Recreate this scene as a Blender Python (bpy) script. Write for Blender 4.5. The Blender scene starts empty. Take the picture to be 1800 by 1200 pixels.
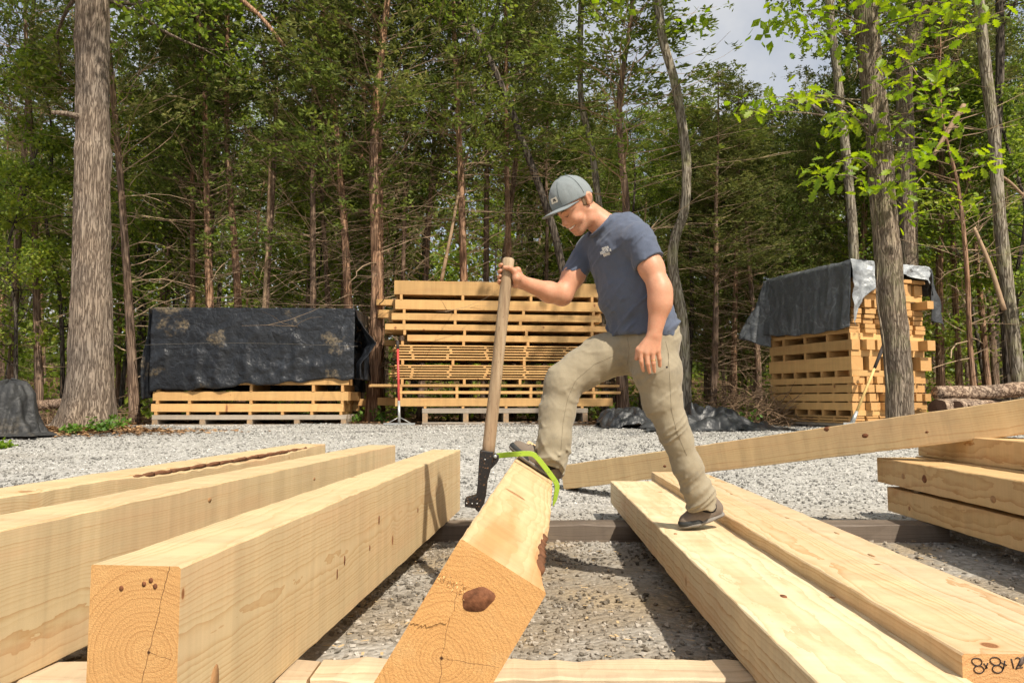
import bpy, math, random
import numpy as np
from mathutils import Vector, Matrix
from mathutils.bvhtree import BVHTree

SC = bpy.context.scene
COL = SC.collection
RNG = np.random.default_rng(7)
random.seed(7)

# ------------------------------------------------------------------ camera
CAM_H = 0.88
FPX = 1300.0
PITCH = math.atan(102.0 / FPX)
cam_d = bpy.data.cameras.new("camera")
cam_d.sensor_width = 36.0
cam_d.lens = 36.0 * FPX / 1800.0
cam_d.clip_start = 0.05
cam_d.clip_end = 600.0
cam = bpy.data.objects.new("camera", cam_d)
COL.objects.link(cam)
cam.location = (0, 0, CAM_H)
cam.rotation_euler = (math.pi / 2 + PITCH, 0, 0)
SC.camera = cam

# ------------------------------------------------------------------ sky, sun, exposure
TO_SUN = Vector((0.43, -0.69, 1.0)).normalized()
SUN_EL = math.asin(TO_SUN.z)
world = bpy.data.worlds.new("World")
SC.world = world
world.use_nodes = True
wn = world.node_tree.nodes
wl = world.node_tree.links
wn.clear()
sky = wn.new("ShaderNodeTexSky")
sky.sky_type = 'NISHITA'
sky.sun_disc = False
sky.sun_elevation = SUN_EL
sky.sun_rotation = math.atan2(TO_SUN.x, TO_SUN.y)
sky.air_density = 1.0
sky.dust_density = 2.5
sky.ozone_density = 1.0
bg = wn.new("ShaderNodeBackground")
bg.inputs[1].default_value = 0.11
wo = wn.new("ShaderNodeOutputWorld")
# thin bright cloud veil, the same all over the sky
wtc = wn.new("ShaderNodeTexCoord")
wnz = wn.new("ShaderNodeTexNoise")
wnz.inputs["Scale"].default_value = 2.6
wnz.inputs["Detail"].default_value = 6.0
wnz.inputs["Roughness"].default_value = 0.6
wmr = wn.new("ShaderNodeMapRange")
wmr.inputs[1].default_value = 0.35
wmr.inputs[2].default_value = 0.65
wmr.inputs[3].default_value = 0.3
wmr.inputs[4].default_value = 0.8
wmx = wn.new("ShaderNodeMix")
wmx.data_type = 'RGBA'
wmx.inputs[7].default_value = (6.2, 6.1, 5.9, 1)
wl.new(wtc.outputs["Generated"], wnz.inputs["Vector"])
wl.new(wnz.outputs[0], wmr.inputs[0])
wl.new(wmr.outputs[0], wmx.inputs[0])
wl.new(sky.outputs[0], wmx.inputs[6])
wl.new(wmx.outputs[2], bg.inputs[0])
wl.new(bg.outputs[0], wo.inputs[0])
sun_d = bpy.data.lights.new("sun", 'SUN')
sun_d.energy = 4.8
sun_d.angle = math.radians(0.9)
sun_d.color = (1.0, 0.91, 0.77)
sun = bpy.data.objects.new("sun", sun_d)
COL.objects.link(sun)
sun.rotation_euler = TO_SUN.to_track_quat('Z', 'Y').to_euler()
sun.location = (8, -5, 14)
vs = SC.view_settings
vs.view_transform = 'Standard'
vs.look = 'None'
vs.exposure = 0.38
vs.gamma = 1.0
vs.use_curve_mapping = False
SC.cycles.use_denoising = True
SC.cycles.max_bounces = 4
SC.cycles.diffuse_bounces = 3
SC.cycles.glossy_bounces = 2
SC.cycles.transmission_bounces = 2
SC.cycles.use_adaptive_sampling = True
SC.cycles.adaptive_threshold = 0.03
SC.cycles.transparent_max_bounces = 4

# ------------------------------------------------------------------ photo measurement helpers
_cp, _sp = math.cos(PITCH), math.sin(PITCH)


def ray(px, py):
    u = (px - 900.0) / FPX
    v = (600.0 - py) / FPX
    return Vector((u, _cp - v * _sp, _sp + v * _cp))


def at(px, py, Y):
    d = ray(px, py)
    t = Y / d.y
    return Vector((d.x * t, Y, CAM_H + d.z * t))


def onz(px, py, z):
    d = ray(px, py)
    t = (z - CAM_H) / d.z
    return Vector((d.x * t, d.y * t, z))


def head_of(vpx):
    d = ray(vpx, 702)
    return math.atan2(d.y, d.x)


# ------------------------------------------------------------------ mesh helpers
def mesh_np(name, verts, faces, smooth=False, mats=None, midx=None):
    """faces: ndarray (M,3|4) or list of such arrays"""
    me = bpy.data.meshes.new(name)
    verts = np.asarray(verts, dtype=np.float32).reshape(-1, 3)
    if isinstance(faces, np.ndarray):
        faces = [faces]
    faces = [np.asarray(f, dtype=np.int32) for f in faces if len(f)]
    nl = sum(f.size for f in faces)
    nf = sum(len(f) for f in faces)
    me.vertices.add(len(verts))
    me.vertices.foreach_set("co", verts.ravel())
    me.loops.add(nl)
    me.loops.foreach_set("vertex_index", np.concatenate([f.ravel() for f in faces]))
    me.polygons.add(nf)
    starts, tot, c = [], [], 0
    for f in faces:
        k = f.shape[1]
        starts.append(np.arange(len(f), dtype=np.int32) * k + c)
        tot.append(np.full(len(f), k, dtype=np.int32))
        c += f.size
    me.polygons.foreach_set("loop_start", np.concatenate(starts))
    me.polygons.foreach_set("loop_total", np.concatenate(tot))
    me.polygons.foreach_set("use_smooth", np.full(nf, bool(smooth)))
    if mats:
        for m in mats:
            me.materials.append(m)
    if midx is not None:
        me.polygons.foreach_set("material_index", np.asarray(midx, dtype=np.int32))
    me.update(calc_edges=True)
    me.validate()
    return me


class MB:
    """collects pieces into one mesh"""
    def __init__(self):
        self.v = []; self.f3 = []; self.f4 = []; self.n = 0

    def add(self, v, f):
        v = np.asarray(v, dtype=np.float64).reshape(-1, 3)
        f = np.asarray(f, dtype=np.int64)
        (self.f3 if f.shape[1] == 3 else self.f4).append(f + self.n)
        self.v.append(v); self.n += len(v)

    def addm(self, v, f3=None, f4=None):
        v = np.asarray(v, dtype=np.float64).reshape(-1, 3)
        if f3 is not None and len(f3): self.f3.append(np.asarray(f3) + self.n)
        if f4 is not None and len(f4): self.f4.append(np.asarray(f4) + self.n)
        self.v.append(v); self.n += len(v)

    def box(self, c, size, M=None):
        x, y, z = [s / 2 for s in size]
        v = np.array([[-x, -y, -z], [x, -y, -z], [x, y, -z], [-x, y, -z],
                      [-x, -y, z], [x, -y, z], [x, y, z], [-x, y, z]])
        if M is not None:
            v = v @ np.array(M).T
        v = v + np.array(c)
        self.add(v, [[0, 3, 2, 1], [4, 5, 6, 7], [0, 1, 5, 4], [1, 2, 6, 5], [2, 3, 7, 6], [3, 0, 4, 7]])

    def tube(self, pts, radii, sides=6, caps=True):
        v, f3, f4 = tube_np(pts, radii, sides, caps)
        self.addm(v, f3, f4)

    def mesh(self, name, smooth=False, mats=None):
        v = np.concatenate(self.v)
        fs = []
        if self.f3: fs.append(np.concatenate(self.f3))
        if self.f4: fs.append(np.concatenate(self.f4))
        return mesh_np(name, v, fs, smooth, mats)


def tube_np(pts, radii, sides=6, caps=True, prof=None):
    pts = np.asarray(pts, dtype=np.float64)
    n = len(pts)
    radii = np.broadcast_to(np.asarray(radii, dtype=np.float64), (n,))
    tan = np.gradient(pts, axis=0)
    tan /= np.linalg.norm(tan, axis=1, keepdims=True) + 1e-12
    ref = np.array([0.0, 0.0, 1.0]) if abs(tan[0, 2]) < 0.85 else np.array([1.0, 0.0, 0.0])
    u = np.cross(ref, tan); u /= np.linalg.norm(u, axis=1, keepdims=True) + 1e-12
    w = np.cross(tan, u)
    a = np.linspace(0, 2 * math.pi, sides, endpoint=False)
    ca, sa = np.cos(a), np.sin(a)
    r = radii[:, None] * (np.ones(sides)[None] if prof is None else prof)
    v = pts[:, None] + r[..., None] * (u[:, None] * ca[None, :, None] + w[:, None] * sa[None, :, None])
    v = v.reshape(-1, 3)
    i = np.arange(n - 1)[:, None] * sides; j = np.arange(sides)[None]
    k = (j + 1) % sides
    f4 = np.stack([i + j, i + k, i + sides + k, i + sides + j], -1).reshape(-1, 4)
    f3 = []
    if caps:
        v = np.concatenate([v, pts[:1], pts[-1:]])
        c0 = n * sides; c1 = c0 + 1; b = (n - 1) * sides
        jj = np.arange(sides); kk = (jj + 1) % sides
        f3 = np.concatenate([np.stack([np.full(sides, c0), kk, jj], -1), np.stack([np.full(sides, c1), b + jj, b + kk], -1)])
    return v, f3, f4


def spline(pts, n):
    """Catmull-Rom through points, n samples"""
    p = np.asarray(pts, dtype=np.float64)
    p = np.concatenate([2 * p[:1] - p[1:2], p, 2 * p[-1:] - p[-2:-1]])
    m = len(p) - 3
    t = np.linspace(0, m - 1e-9, n)
    i = t.astype(int); f = (t - i)[:, None]
    p0, p1, p2, p3 = p[i], p[i + 1], p[i + 2], p[i + 3]
    return 0.5 * ((2 * p1) + (-p0 + p2) * f + (2 * p0 - 5 * p1 + 4 * p2 - p3) * f ** 2 + (-p0 + 3 * p1 - 3 * p2 + p3) * f ** 3)


# numpy noise
def _h(ix, iy, iz, s):
    h = (ix * 374761393 + iy * 668265263 + iz * 2147483647 + s * 1274126177) & 0xFFFFFFFF
    h = ((h ^ (h >> 13)) * 1274126177) & 0xFFFFFFFF
    h = h ^ (h >> 16)
    return (h & 0xFFFF).astype(np.float64) / 65535.0


def vnoise(p, seed=0):
    p = np.asarray(p, dtype=np.float64)
    i = np.floor(p).astype(np.int64); f = p - i
    f = f * f * (3 - 2 * f)
    x, y, z = i[..., 0], i[..., 1], i[..., 2]
    r = 0
    for dx in (0, 1):
        for dy in (0, 1):
            for dz in (0, 1):
                w = (f[..., 0] if dx else 1 - f[..., 0]) * (f[..., 1] if dy else 1 - f[..., 1]) * (f[..., 2] if dz else 1 - f[..., 2])
                r = r + w * _h(x + dx, y + dy, z + dz, seed)
    return r * 2 - 1


def fbm(p, oct=4, seed=0, gain=0.5):
    a, r, q = 1.0, 0, np.asarray(p, dtype=np.float64)
    for o in range(oct):
        r = r + a * vnoise(q, seed + o); a *= gain; q = q * 2.03 + 7.1
    return r


def ridged(p, oct=4, seed=0):
    a, r, q = 1.0, 0, np.asarray(p, dtype=np.float64)
    for o in range(oct):
        r = r + a * (1 - np.abs(vnoise(q, seed + o))); a *= 0.5; q = q * 2.1 + 3.3
    return r


# ------------------------------------------------------------------ object helpers
def link(o):
    COL.objects.link(o)
    return o


def obj(name, me, mat=None, parent=None, M=None):
    if mat is not None and len(me.materials) == 0:
        me.materials.append(mat)
    o = bpy.data.objects.new(name, me)
    link(o)
    if M is not None:
        o.matrix_world = M
    if parent is not None:
        o.parent = parent
    return o


def tag(o, label, cat, group=None):
    o["label"] = label
    o["category"] = cat
    if group:
        o["group"] = group
    return o


def empty(name, loc=(0, 0, 0), rz=0.0):
    o = bpy.data.objects.new(name, None)
    o.empty_display_size = 0.1
    link(o)
    o.location = loc
    o.rotation_euler = (0, 0, rz)
    return o


def wpart(name, me, mat, root, part=None):
    """part whose mesh is in world coordinates, under a root at root.location (no rotation); part: makes it a sub-part"""
    o = obj(name, me, mat, part or root)
    if part is None:
        o.matrix_parent_inverse = Matrix.Translation(-Vector(root.location))
    return o


def structure(o):
    o["kind"] = "structure"
    return o


ORD = ["topmost", "second", "third", "fourth", "fifth", "sixth", "seventh", "eighth", "ninth", "tenth", "eleventh",
       "twelfth", "thirteenth", "fourteenth", "fifteenth", "sixteenth", "seventeenth", "eighteenth", "nineteenth",
       "twentieth", "twenty-first", "twenty-second"]


# ------------------------------------------------------------------ material helpers
class NB:
    def __init__(self, name, rough=0.7, spec=0.3):
        self.mat = bpy.data.materials.new(name)
        self.mat.use_nodes = True
        self.nt = self.mat.node_tree
        self.nt.nodes.clear()
        self.out = self.nt.nodes.new("ShaderNodeOutputMaterial")
        self.p = self.nt.nodes.new("ShaderNodeBsdfPrincipled")
        self.nt.links.new(self.p.outputs[0], self.out.inputs[0])
        self.p.inputs["Roughness"].default_value = rough
        self.p.inputs["Specular IOR Level"].default_value = spec

    def n(self, t):
        return self.nt.nodes.new(t)

    def s(self, sock, v):
        if isinstance(v, bpy.types.NodeSocket):
            self.nt.links.new(v, sock)
        elif isinstance(v, (tuple, list)) and len(v) == 3 and sock.type == 'RGBA':
            sock.default_value = (*v, 1)
        else:
            sock.default_value = v

    def m(self, op, a, b=0.0, c=0.0, clamp=False):
        k = self.n("ShaderNodeMath"); k.operation = op; k.use_clamp = clamp
        self.s(k.inputs[0], a); self.s(k.inputs[1], b)
        if op in ('MULTIPLY_ADD', 'SMOOTH_MIN', 'COMPARE', 'WRAP'):
            self.s(k.inputs[2], c)
        return k.outputs[0]

    def v(self, op, a, b=(0, 0, 0), scale=None):
        k = self.n("ShaderNodeVectorMath"); k.operation = op
        self.s(k.inputs[0], a)
        if op == 'SCALE':
            self.s(k.inputs[3], scale)
        else:
            self.s(k.inputs[1], b)
        return k.outputs["Value"] if op in ('LENGTH', 'DOT_PRODUCT', 'DISTANCE') else k.outputs[0]

    def xyz(self, vec):
        k = self.n("ShaderNodeSeparateXYZ"); self.s(k.inputs[0], vec)
        return k.outputs[0], k.outputs[1], k.outputs[2]

    def comb(self, x, y, z):
        k = self.n("ShaderNodeCombineXYZ")
        self.s(k.inputs[0], x); self.s(k.inputs[1], y); self.s(k.inputs[2], z)
        return k.outputs[0]

    def coord(self, kind="Object"):
        return self.n("ShaderNodeTexCoord").outputs[kind]

    def pos(self):
        return self.n("ShaderNodeNewGeometry").outputs["Position"]

    def island(self):
        return self.n("ShaderNodeNewGeometry").outputs["Random Per Island"]

    def rand(self):
        return self.n("ShaderNodeObjectInfo").outputs["Random"]

    def noise(self, vec, scale, detail=3.0, rough=0.55, color=False, dist=0.0):
        k = self.n("ShaderNodeTexNoise")
        self.s(k.inputs["Vector"], vec); self.s(k.inputs["Scale"], scale)
        k.inputs["Detail"].default_value = detail; k.inputs["Roughness"].default_value = rough
        k.inputs["Distortion"].default_value = dist
        return k.outputs["Color"] if color else k.outputs[0]

    def voro(self, vec, scale, feature='F1', out="Distance", rnd=1.0):
        k = self.n("ShaderNodeTexVoronoi"); k.feature = feature
        self.s(k.inputs["Vector"], vec); self.s(k.inputs["Scale"], scale)
        k.inputs["Randomness"].default_value = rnd
        return k.outputs[out]

    def white(self, w):
        k = self.n("ShaderNodeTexWhiteNoise"); k.noise_dimensions = '1D'
        self.s(k.inputs["W"], w)
        return k.outputs["Value"]

    def mix(self, f, a, b, mode='MIX'):
        k = self.n("ShaderNodeMix"); k.data_type = 'RGBA'; k.blend_type = mode
        self.s(k.inputs[0], f); self.s(k.inputs[6], a); self.s(k.inputs[7], b)
        return k.outputs[2]

    def map(self, v, a, b, c=0.0, d=1.0, smooth=False):
        k = self.n("ShaderNodeMapRange"); k.clamp = True
        if smooth: k.interpolation_type = 'SMOOTHSTEP'
        self.s(k.inputs[0], v); self.s(k.inputs[1], a); self.s(k.inputs[2], b)
        self.s(k.inputs[3], c); self.s(k.inputs[4], d)
        return k.outputs[0]

    def ramp(self, f, stops):
        k = self.n("ShaderNodeValToRGB"); self.s(k.inputs[0], f)
        e = k.color_ramp.elements
        while len(e) < len(stops): e.new(0.5)
        for el, (p, c) in zip(e, stops):
            el.position = p; el.color = (*c, 1)
        return k.outputs[0]

    def hsv(self, col, h=0.5, s=1.0, v=1.0):
        k = self.n("ShaderNodeHueSaturation")
        self.s(k.inputs["Hue"], h); self.s(k.inputs["Saturation"], s); self.s(k.inputs["Value"], v)
        self.s(k.inputs["Color"], col)
        return k.outputs[0]

    def bump(self, h, strength=0.5, dist=0.01, normal=None):
        k = self.n("ShaderNodeBump"); self.s(k.inputs["Height"], h)
        k.inputs["Strength"].default_value = strength; k.inputs["Distance"].default_value = dist
        if normal is not None: self.s(k.inputs["Normal"], normal)
        self.s(self.p.inputs["Normal"], k.outputs[0])
        return k.outputs[0]

    def base(self, c):
        self.s(self.p.inputs["Base Color"], c)
        return self

    def rough(self, r):
        self.s(self.p.inputs["Roughness"], r)
        return self


def plain(name, col, rough=0.6, spec=0.3, var=0.12, scale=30.0, bump=0.0, metal=0.0):
    b = NB(name, rough, spec)
    c = b.coord()
    n = b.noise(c, scale, 4)
    b.base(b.mix(n, tuple(x * (1 - var) for x in col), tuple(min(1, x * (1 + var)) for x in col)))
    b.p.inputs["Metallic"].default_value = metal
    if bump: b.bump(n, bump, 0.004)
    return b.mat


def wood(name, light=(0.57, 0.445, 0.26), dark=(0.40, 0.215, 0.075), end=(0.55, 0.315, 0.125), pith=None, ring=110.0,
         contrast=0.8, heart=0.25, heartcol=(0.60, 0.36, 0.20), vary=0.12, knots=1.0, check=None, grime=0.25, wob=0.022, seed=0.0, relief=True):
    """solid softwood: growth rings round a pith line along local X, knots on radial lines, saw marks, darker end grain"""
    b = NB(name, 0.62, 0.25)
    oc = b.coord()
    rnd = b.rand()
    x, y, z = b.xyz(oc)
    x = b.m('ADD', x, b.m('MULTIPLY_ADD', rnd, 37.0, seed))
    if pith is None:
        py = b.m('MULTIPLY_ADD', b.white(b.m('ADD', rnd, 1.3)), 0.24, -0.12)
        pz = b.m('MULTIPLY_ADD', b.white(b.m('ADD', rnd, 2.7)), 0.36, -0.12)
    else:
        py, pz = pith
    lo = b.noise(b.comb(b.m('MULTIPLY', x, 0.55), b.m('MULTIPLY', y, 2.2), b.m('MULTIPLY', z, 2.2)), 1.5, 2.0, 0.5, color=True)
    lx, ly, lz = b.xyz(lo)
    yy = b.m('SUBTRACT', b.m('ADD', y, b.m('MULTIPLY_ADD', lx, wob * 2, -wob)), py)
    zz = b.m('SUBTRACT', b.m('ADD', z, b.m('MULTIPLY_ADD', ly, wob * 2, -wob)), pz)
    r = b.m('SQRT', b.m('ADD', b.m('MULTIPLY', yy, yy), b.m('MULTIPLY', zz, zz)))
    # knots
    cell = 0.62
    idc = b.m('FLOOR', b.m('DIVIDE', x, cell))
    k1 = b.white(b.m('MULTIPLY_ADD', rnd, 91.0, idc))
    k2 = b.white(b.m('ADD', b.m('MULTIPLY_ADD', rnd, 53.0, idc), 0.37))
    k3 = b.white(b.m('ADD', b.m('MULTIPLY_ADD', rnd, 71.0, idc), 0.71))
    kx = b.m('MULTIPLY', b.m('ADD', idc, b.m('MULTIPLY_ADD', k1, 0.7, 0.15)), cell)
    ang = b.m('MULTIPLY', k2, 6.283)
    perp = b.m('SUBTRACT', b.m('MULTIPLY', yy, b.m('SINE', ang)), b.m('MULTIPLY', zz, b.m('COSINE', ang)))
    dx = b.m('SUBTRACT', x, kx)
    kd = b.m('SQRT', b.m('ADD', b.m('MULTIPLY', dx, dx), b.m('MULTIPLY', perp, perp)))
    kr = b.m('MULTIPLY', b.m('MAXIMUM', b.m('MULTIPLY_ADD', k3, 0.03, -0.007), 0.0), knots)
    kmask = b.map(kd, b.m('MULTIPLY', kr, 0.75), b.m('MULTIPLY', kr, 1.1), 1.0, 0.0, True)
    kq = b.m('DIVIDE', kd, 0.05)
    bulge = b.m('MULTIPLY', b.m('EXPONENT', b.m('MULTIPLY', b.m('MULTIPLY', kq, kq), -1.0)), b.m('MULTIPLY', kr, 0.9))
    r2 = b.m('ADD', r, bulge)
    ph = b.m('MULTIPLY', r2, ring)
    ph = b.m('ADD', ph, b.m('MULTIPLY', b.noise(b.comb(b.m('MULTIPLY', x, 0.8), b.m('MULTIPLY', y, 3.0), b.m('MULTIPLY', z, 3.0)), 3.6, 4, 0.6), 3.0))
    fr = b.m('FRACT', ph)
    late = b.m('POWER', fr, 2.6)
    wid = b.white(b.m('FLOOR', ph))
    late = b.m('MULTIPLY', late, b.m('MULTIPLY_ADD', wid, 0.95, 0.25))
    col = b.mix(b.m('MULTIPLY', late, contrast), light, dark)
    # heartwood / stain streaks
    hs = b.noise(b.comb(b.m('MULTIPLY', x, 0.7), b.m('MULTIPLY', y, 5.0), b.m('MULTIPLY', z, 5.0)), 1.6, 3)
    col = b.mix(b.m('MULTIPLY', b.map(hs, 0.45, 0.68, 0, 1, True), heart), col, heartcol)
    col = b.mix(b.map(kd, 0.0, b.m('MULTIPLY', kr, 2.6), 0.5, 0.0, True), col, (0.52, 0.27, 0.10))
    kc = b.mix(b.m('FRACT', b.m('MULTIPLY', kd, 160.0)), (0.20, 0.085, 0.035), (0.33, 0.15, 0.06))
    col = b.mix(kmask, col, kc)
    # saw marks and surface dirt
    saw = b.noise(b.comb(b.m('MULTIPLY', x, 55.0), b.m('MULTIPLY', y, 1.3), b.m('MULTIPLY', z, 1.3)), 1.0, 3)
    fuzz = b.noise(oc, 420.0, 2)
    dirt = b.noise(b.v('ADD', oc, b.comb(b.m('MULTIPLY', rnd, 9.0), 0, 0)), 3.0, 5, 0.62)
    col = b.mix(b.map(dirt, 0.55, 0.75, 0, grime, True), col, (0.36, 0.27, 0.17), 'MULTIPLY' if False else 'MIX')
    band = b.noise(b.comb(b.m('MULTIPLY', x, 9.0), b.m('MULTIPLY', y, 0.7), b.m('MULTIPLY', z, 0.7)), 1.0, 3, 0.6)
    val = b.m('ADD', b.m('ADD', b.m('MULTIPLY_ADD', saw, 0.20, 0.80), b.m('MULTIPLY_ADD', band, 0.5, -0.25)), b.m('MULTIPLY_ADD', rnd, vary * 2, 0.10 - vary))
    val = b.m('MULTIPLY', val, b.m('MULTIPLY_ADD', fuzz, 0.22, 0.89))
    # end grain
    nt = b.n("ShaderNodeVectorTransform"); nt.vector_type = 'NORMAL'; nt.convert_from = 'WORLD'; nt.convert_to = 'OBJECT'
    b.s(nt.inputs[0], b.n("ShaderNodeNewGeometry").outputs["True Normal"])
    nx, _, _ = b.xyz(nt.outputs[0])
    isend = b.map(b.m('ABSOLUTE', nx), 0.75, 0.9)
    efz = b.noise(b.comb(b.m('MULTIPLY', x, 5.0), y, z), 260.0, 3, 0.65)
    epatch = b.noise(b.comb(x, y, z), 11.0, 4, 0.6)
    ecol = b.mix(b.m('MULTIPLY', late, 0.58), end, (0.33, 0.15, 0.05))
    ecol = b.mix(b.map(epatch, 0.46, 0.72, 0, 0.5, True), ecol, (0.60, 0.37, 0.16))
    esc = b.noise(b.comb(0.0, b.m('ADD', b.m('MULTIPLY', y, 45.0), b.m('MULTIPLY', z, 150.0)), b.m('MULTIPLY', y, 6.0)), 1.0, 2)
    ecol = b.hsv(ecol, 0.5, 1.0, b.m('ADD', b.m('MULTIPLY_ADD', efz, 0.55, 0.6), b.m('MULTIPLY', esc, 0.26)))
    if check:
        for (a0, w0, reach, side) in check:
            pr = b.m('ABSOLUTE', b.m('ADD', b.m('SUBTRACT', b.m('MULTIPLY', yy, math.sin(a0)), b.m('MULTIPLY', zz, math.cos(a0))), b.m('MULTIPLY_ADD', b.noise(b.comb(0.0, y, z), 30.0, 3), 0.012, -0.006)))
            al = b.m('ADD', b.m('MULTIPLY', yy, math.cos(a0)), b.m('MULTIPLY', zz, math.sin(a0)))
            ck = b.m('MULTIPLY', b.map(pr, w0 * 0.2, w0 * 0.8, 0.8, 0.0), b.map(al, reach, reach + 0.02, 1.0, 0.0))
            if side:
                ck = b.m('MULTIPLY', ck, b.map(al, -0.004, 0.0))
            ecol = b.mix(ck, ecol, (0.06, 0.025, 0.012))
        ecol = b.mix(b.map(r, 0.002, 0.005, 1.0, 0.0), ecol, (0.05, 0.02, 0.01))
    col = b.mix(isend, b.hsv(col, 0.5, 1.0, val), ecol)
    b.base(col)
    if relief:
        hgt = b.m('ADD', b.m('MULTIPLY', saw, 0.5), b.m('MULTIPLY', fuzz, 0.6))
        hgt = b.m('ADD', hgt, b.m('MULTIPLY', b.m('MULTIPLY', isend, efz), 2.5))
        b.bump(hgt, 0.4, 0.0024)
    return b.mat


def bark(name, hi, lo, fx=9.0, fz=1.2, moss=None, strength=0.9, dist=0.03, side=None):
    """furrowed bark: ridges long in Z"""
    b = NB(name, 0.9, 0.1)
    c = b.coord()
    x, y, z = b.xyz(c)
    x = b.m('MULTIPLY_ADD', b.rand(), 13.0, x)
    st = b.comb(b.m('MULTIPLY', x, fx), b.m('MULTIPLY', y, fx), b.m('MULTIPLY', z, fz))
    n0 = b.noise(st, 1.0, 2, 0.5, color=True)
    st = b.v('ADD', st, b.v('SCALE', n0, scale=0.9))
    rn = b.noise(st, 1.35, 2, 0.5)
    rid = b.m('SUBTRACT', 1.0, b.map(b.m('ABSOLUTE', b.m('SUBTRACT', rn, 0.5)), 0.0, 0.11))
    rid = b.m('SUBTRACT', 1.0, rid)
    n1 = b.noise(st, 3.4, 4, 0.7)
    n2 = b.noise(c, 1.3, 3)
    h = b.m('ADD', b.m('MULTIPLY', rid, 0.62), b.m('MULTIPLY', n1, 0.68))
    col = b.ramp(b.m('MULTIPLY', h, 0.8), [(0.15, tuple(v * 0.35 for v in lo)), (0.40, lo), (0.8, hi)])
    col = b.hsv(col, 0.5, b.m('MULTIPLY_ADD', n2, 0.6, 0.7), b.m('MULTIPLY_ADD', n2, 0.7, 0.65))
    if moss:
        mm = b.m('MULTIPLY', b.map(b.noise(c, 2.6, 4), 0.5, 0.66), b.map(n1, 0.4, 0.6))
        col = b.mix(b.m('MULTIPLY', mm, 0.8), col, moss)
    b.base(col)
    b.bump(h, strength, dist)
    return b.mat


def leafmat(name, cols, trans=0.35, rough=0.5, spec=0.35):
    b = NB(name, rough, spec)
    r = b.island()
    big = b.noise(b.pos(), 0.9, 2)
    f = b.m('ADD', b.m('MULTIPLY', r, 0.65), b.m('MULTIPLY_ADD', big, 0.9, -0.28))
    f = b.m('ADD', f, b.m('MULTIPLY_ADD', b.rand(), 0.3, -0.15), clamp=True)
    col = b.ramp(f, [(i / (len(cols) - 1), c) for i, c in enumerate(cols)])
    b.base(col)
    tr = b.n("ShaderNodeBsdfTranslucent")
    b.s(tr.inputs[0], b.hsv(col, 0.49, 1.1, 1.5))
    mx = b.n("ShaderNodeMixShader")
    mx.inputs[0].default_value = trans
    b.nt.links.new(b.p.outputs[0], mx.inputs[1])
    b.nt.links.new(tr.outputs[0], mx.inputs[2])
    b.nt.links.new(mx.outputs[0], b.out.inputs[0])
    return b.mat

# ------------------------------------------------------------------ ground
def sstep(a, b, x):
    t = np.clip((np.asarray(x, dtype=np.float64) - a) / (b - a), 0, 1)
    return t * t * (3 - 2 * t)


def gz(x, y):
    x = np.asarray(x, dtype=np.float64); y = np.asarray(y, dtype=np.float64)
    z = 0.40 * sstep(5.6, 10.6, y) + 0.06 * sstep(10.5, 13.5, y) + 0.012 * np.maximum(y - 15, 0) + 0.06 * np.maximum(y - 24, 0) * (y < 90) + 0.06 * 66 * (y >= 90)
    z = z + 0.0 * x
    p = np.stack([x * 0.9, y * 0.9, 0 * x], -1)
    amp = 0.004 + 0.02 * sstep(5.0, 8.0, y)
    z = z + amp * fbm(p, 3, 5) * (np.abs(x) < 60)
    # low gravel bank by the big oak on the left
    z = z + 0.07 * np.exp(-(((x + 6.3) / 1.6) ** 2 + ((y - 11.2) / 0.9) ** 2))
    return z


def gzf(x, y):
    return float(gz(np.array([x]), np.array([y]))[0])


def warp(a, b, n, k):
    t = np.linspace(-1, 1, n)
    s = np.sinh(t * k) / math.sinh(k)
    return np.where(s < 0, -s * a, s * b)


gx = warp(-150, 150, 150, 4.2)
gy = np.concatenate([np.linspace(-25, 0, 10, endpoint=False), np.linspace(0, 16, 130, endpoint=False), 16 + (np.linspace(0, 1, 45) ** 2.2) * 260])
GX, GY = np.meshgrid(gx, gy)
GZ = gz(GX, GY)
nv = GX.size
cols = GX.shape[1]
ii = (np.arange(GX.shape[0] - 1)[:, None] * cols + np.arange(cols - 1)[None]).ravel()
gf = np.stack([ii, ii + 1, ii + cols + 1, ii + cols], -1)

b = NB("gravel_ground", 0.95, 0.08)
P = b.pos()
px_, py_, pz_ = b.xyz(P)
vd = b.voro(P, 34.0, 'F1', "Distance")
vc = b.voro(P, 34.0, 'F1', "Color")
vcr, _, _ = b.xyz(vc)
fine = b.noise(P, 130.0, 4, 0.7)
patch = b.noise(P, 0.85, 4, 0.6)
grav = b.ramp(b.m('ADD', b.m('MULTIPLY', vcr, 0.6), b.m('MULTIPLY', fine, 0.45)),
              [(0.1, (0.20, 0.195, 0.18)), (0.5, (0.37, 0.36, 0.335)), (0.95, (0.53, 0.52, 0.49))])
dirt = b.ramp(fine, [(0.25, (0.15, 0.12, 0.088)), (0.6, (0.30, 0.255, 0.195)), (0.85, (0.45, 0.40, 0.325))])
saw = b.ramp(b.noise(P, 90.0, 3), [(0.3, (0.22, 0.17, 0.11)), (0.7, (0.46, 0.37, 0.25))])
near = b.map(py_, 4.2, 6.6, 1.0, 0.0, True)
fd = b.m('MULTIPLY', near, b.map(patch, 0.36, 0.56, 0.35, 1.0, True))
col = b.mix(fd, grav, dirt)
col = b.mix(b.m('MULTIPLY', near, b.map(b.noise(P, 1.7, 3), 0.52, 0.64, 0, 0.7, True)), col, saw)
tracks = b.map(b.noise(b.v('MULTIPLY', P, (0.25, 1.6, 1.0)), 1.0, 3), 0.55, 0.7, 0, 0.6, True)
col = b.mix(b.m('MULTIPLY', tracks, b.map(py_, 5.5, 7.0)), col, (0.27, 0.25, 0.22))
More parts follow.
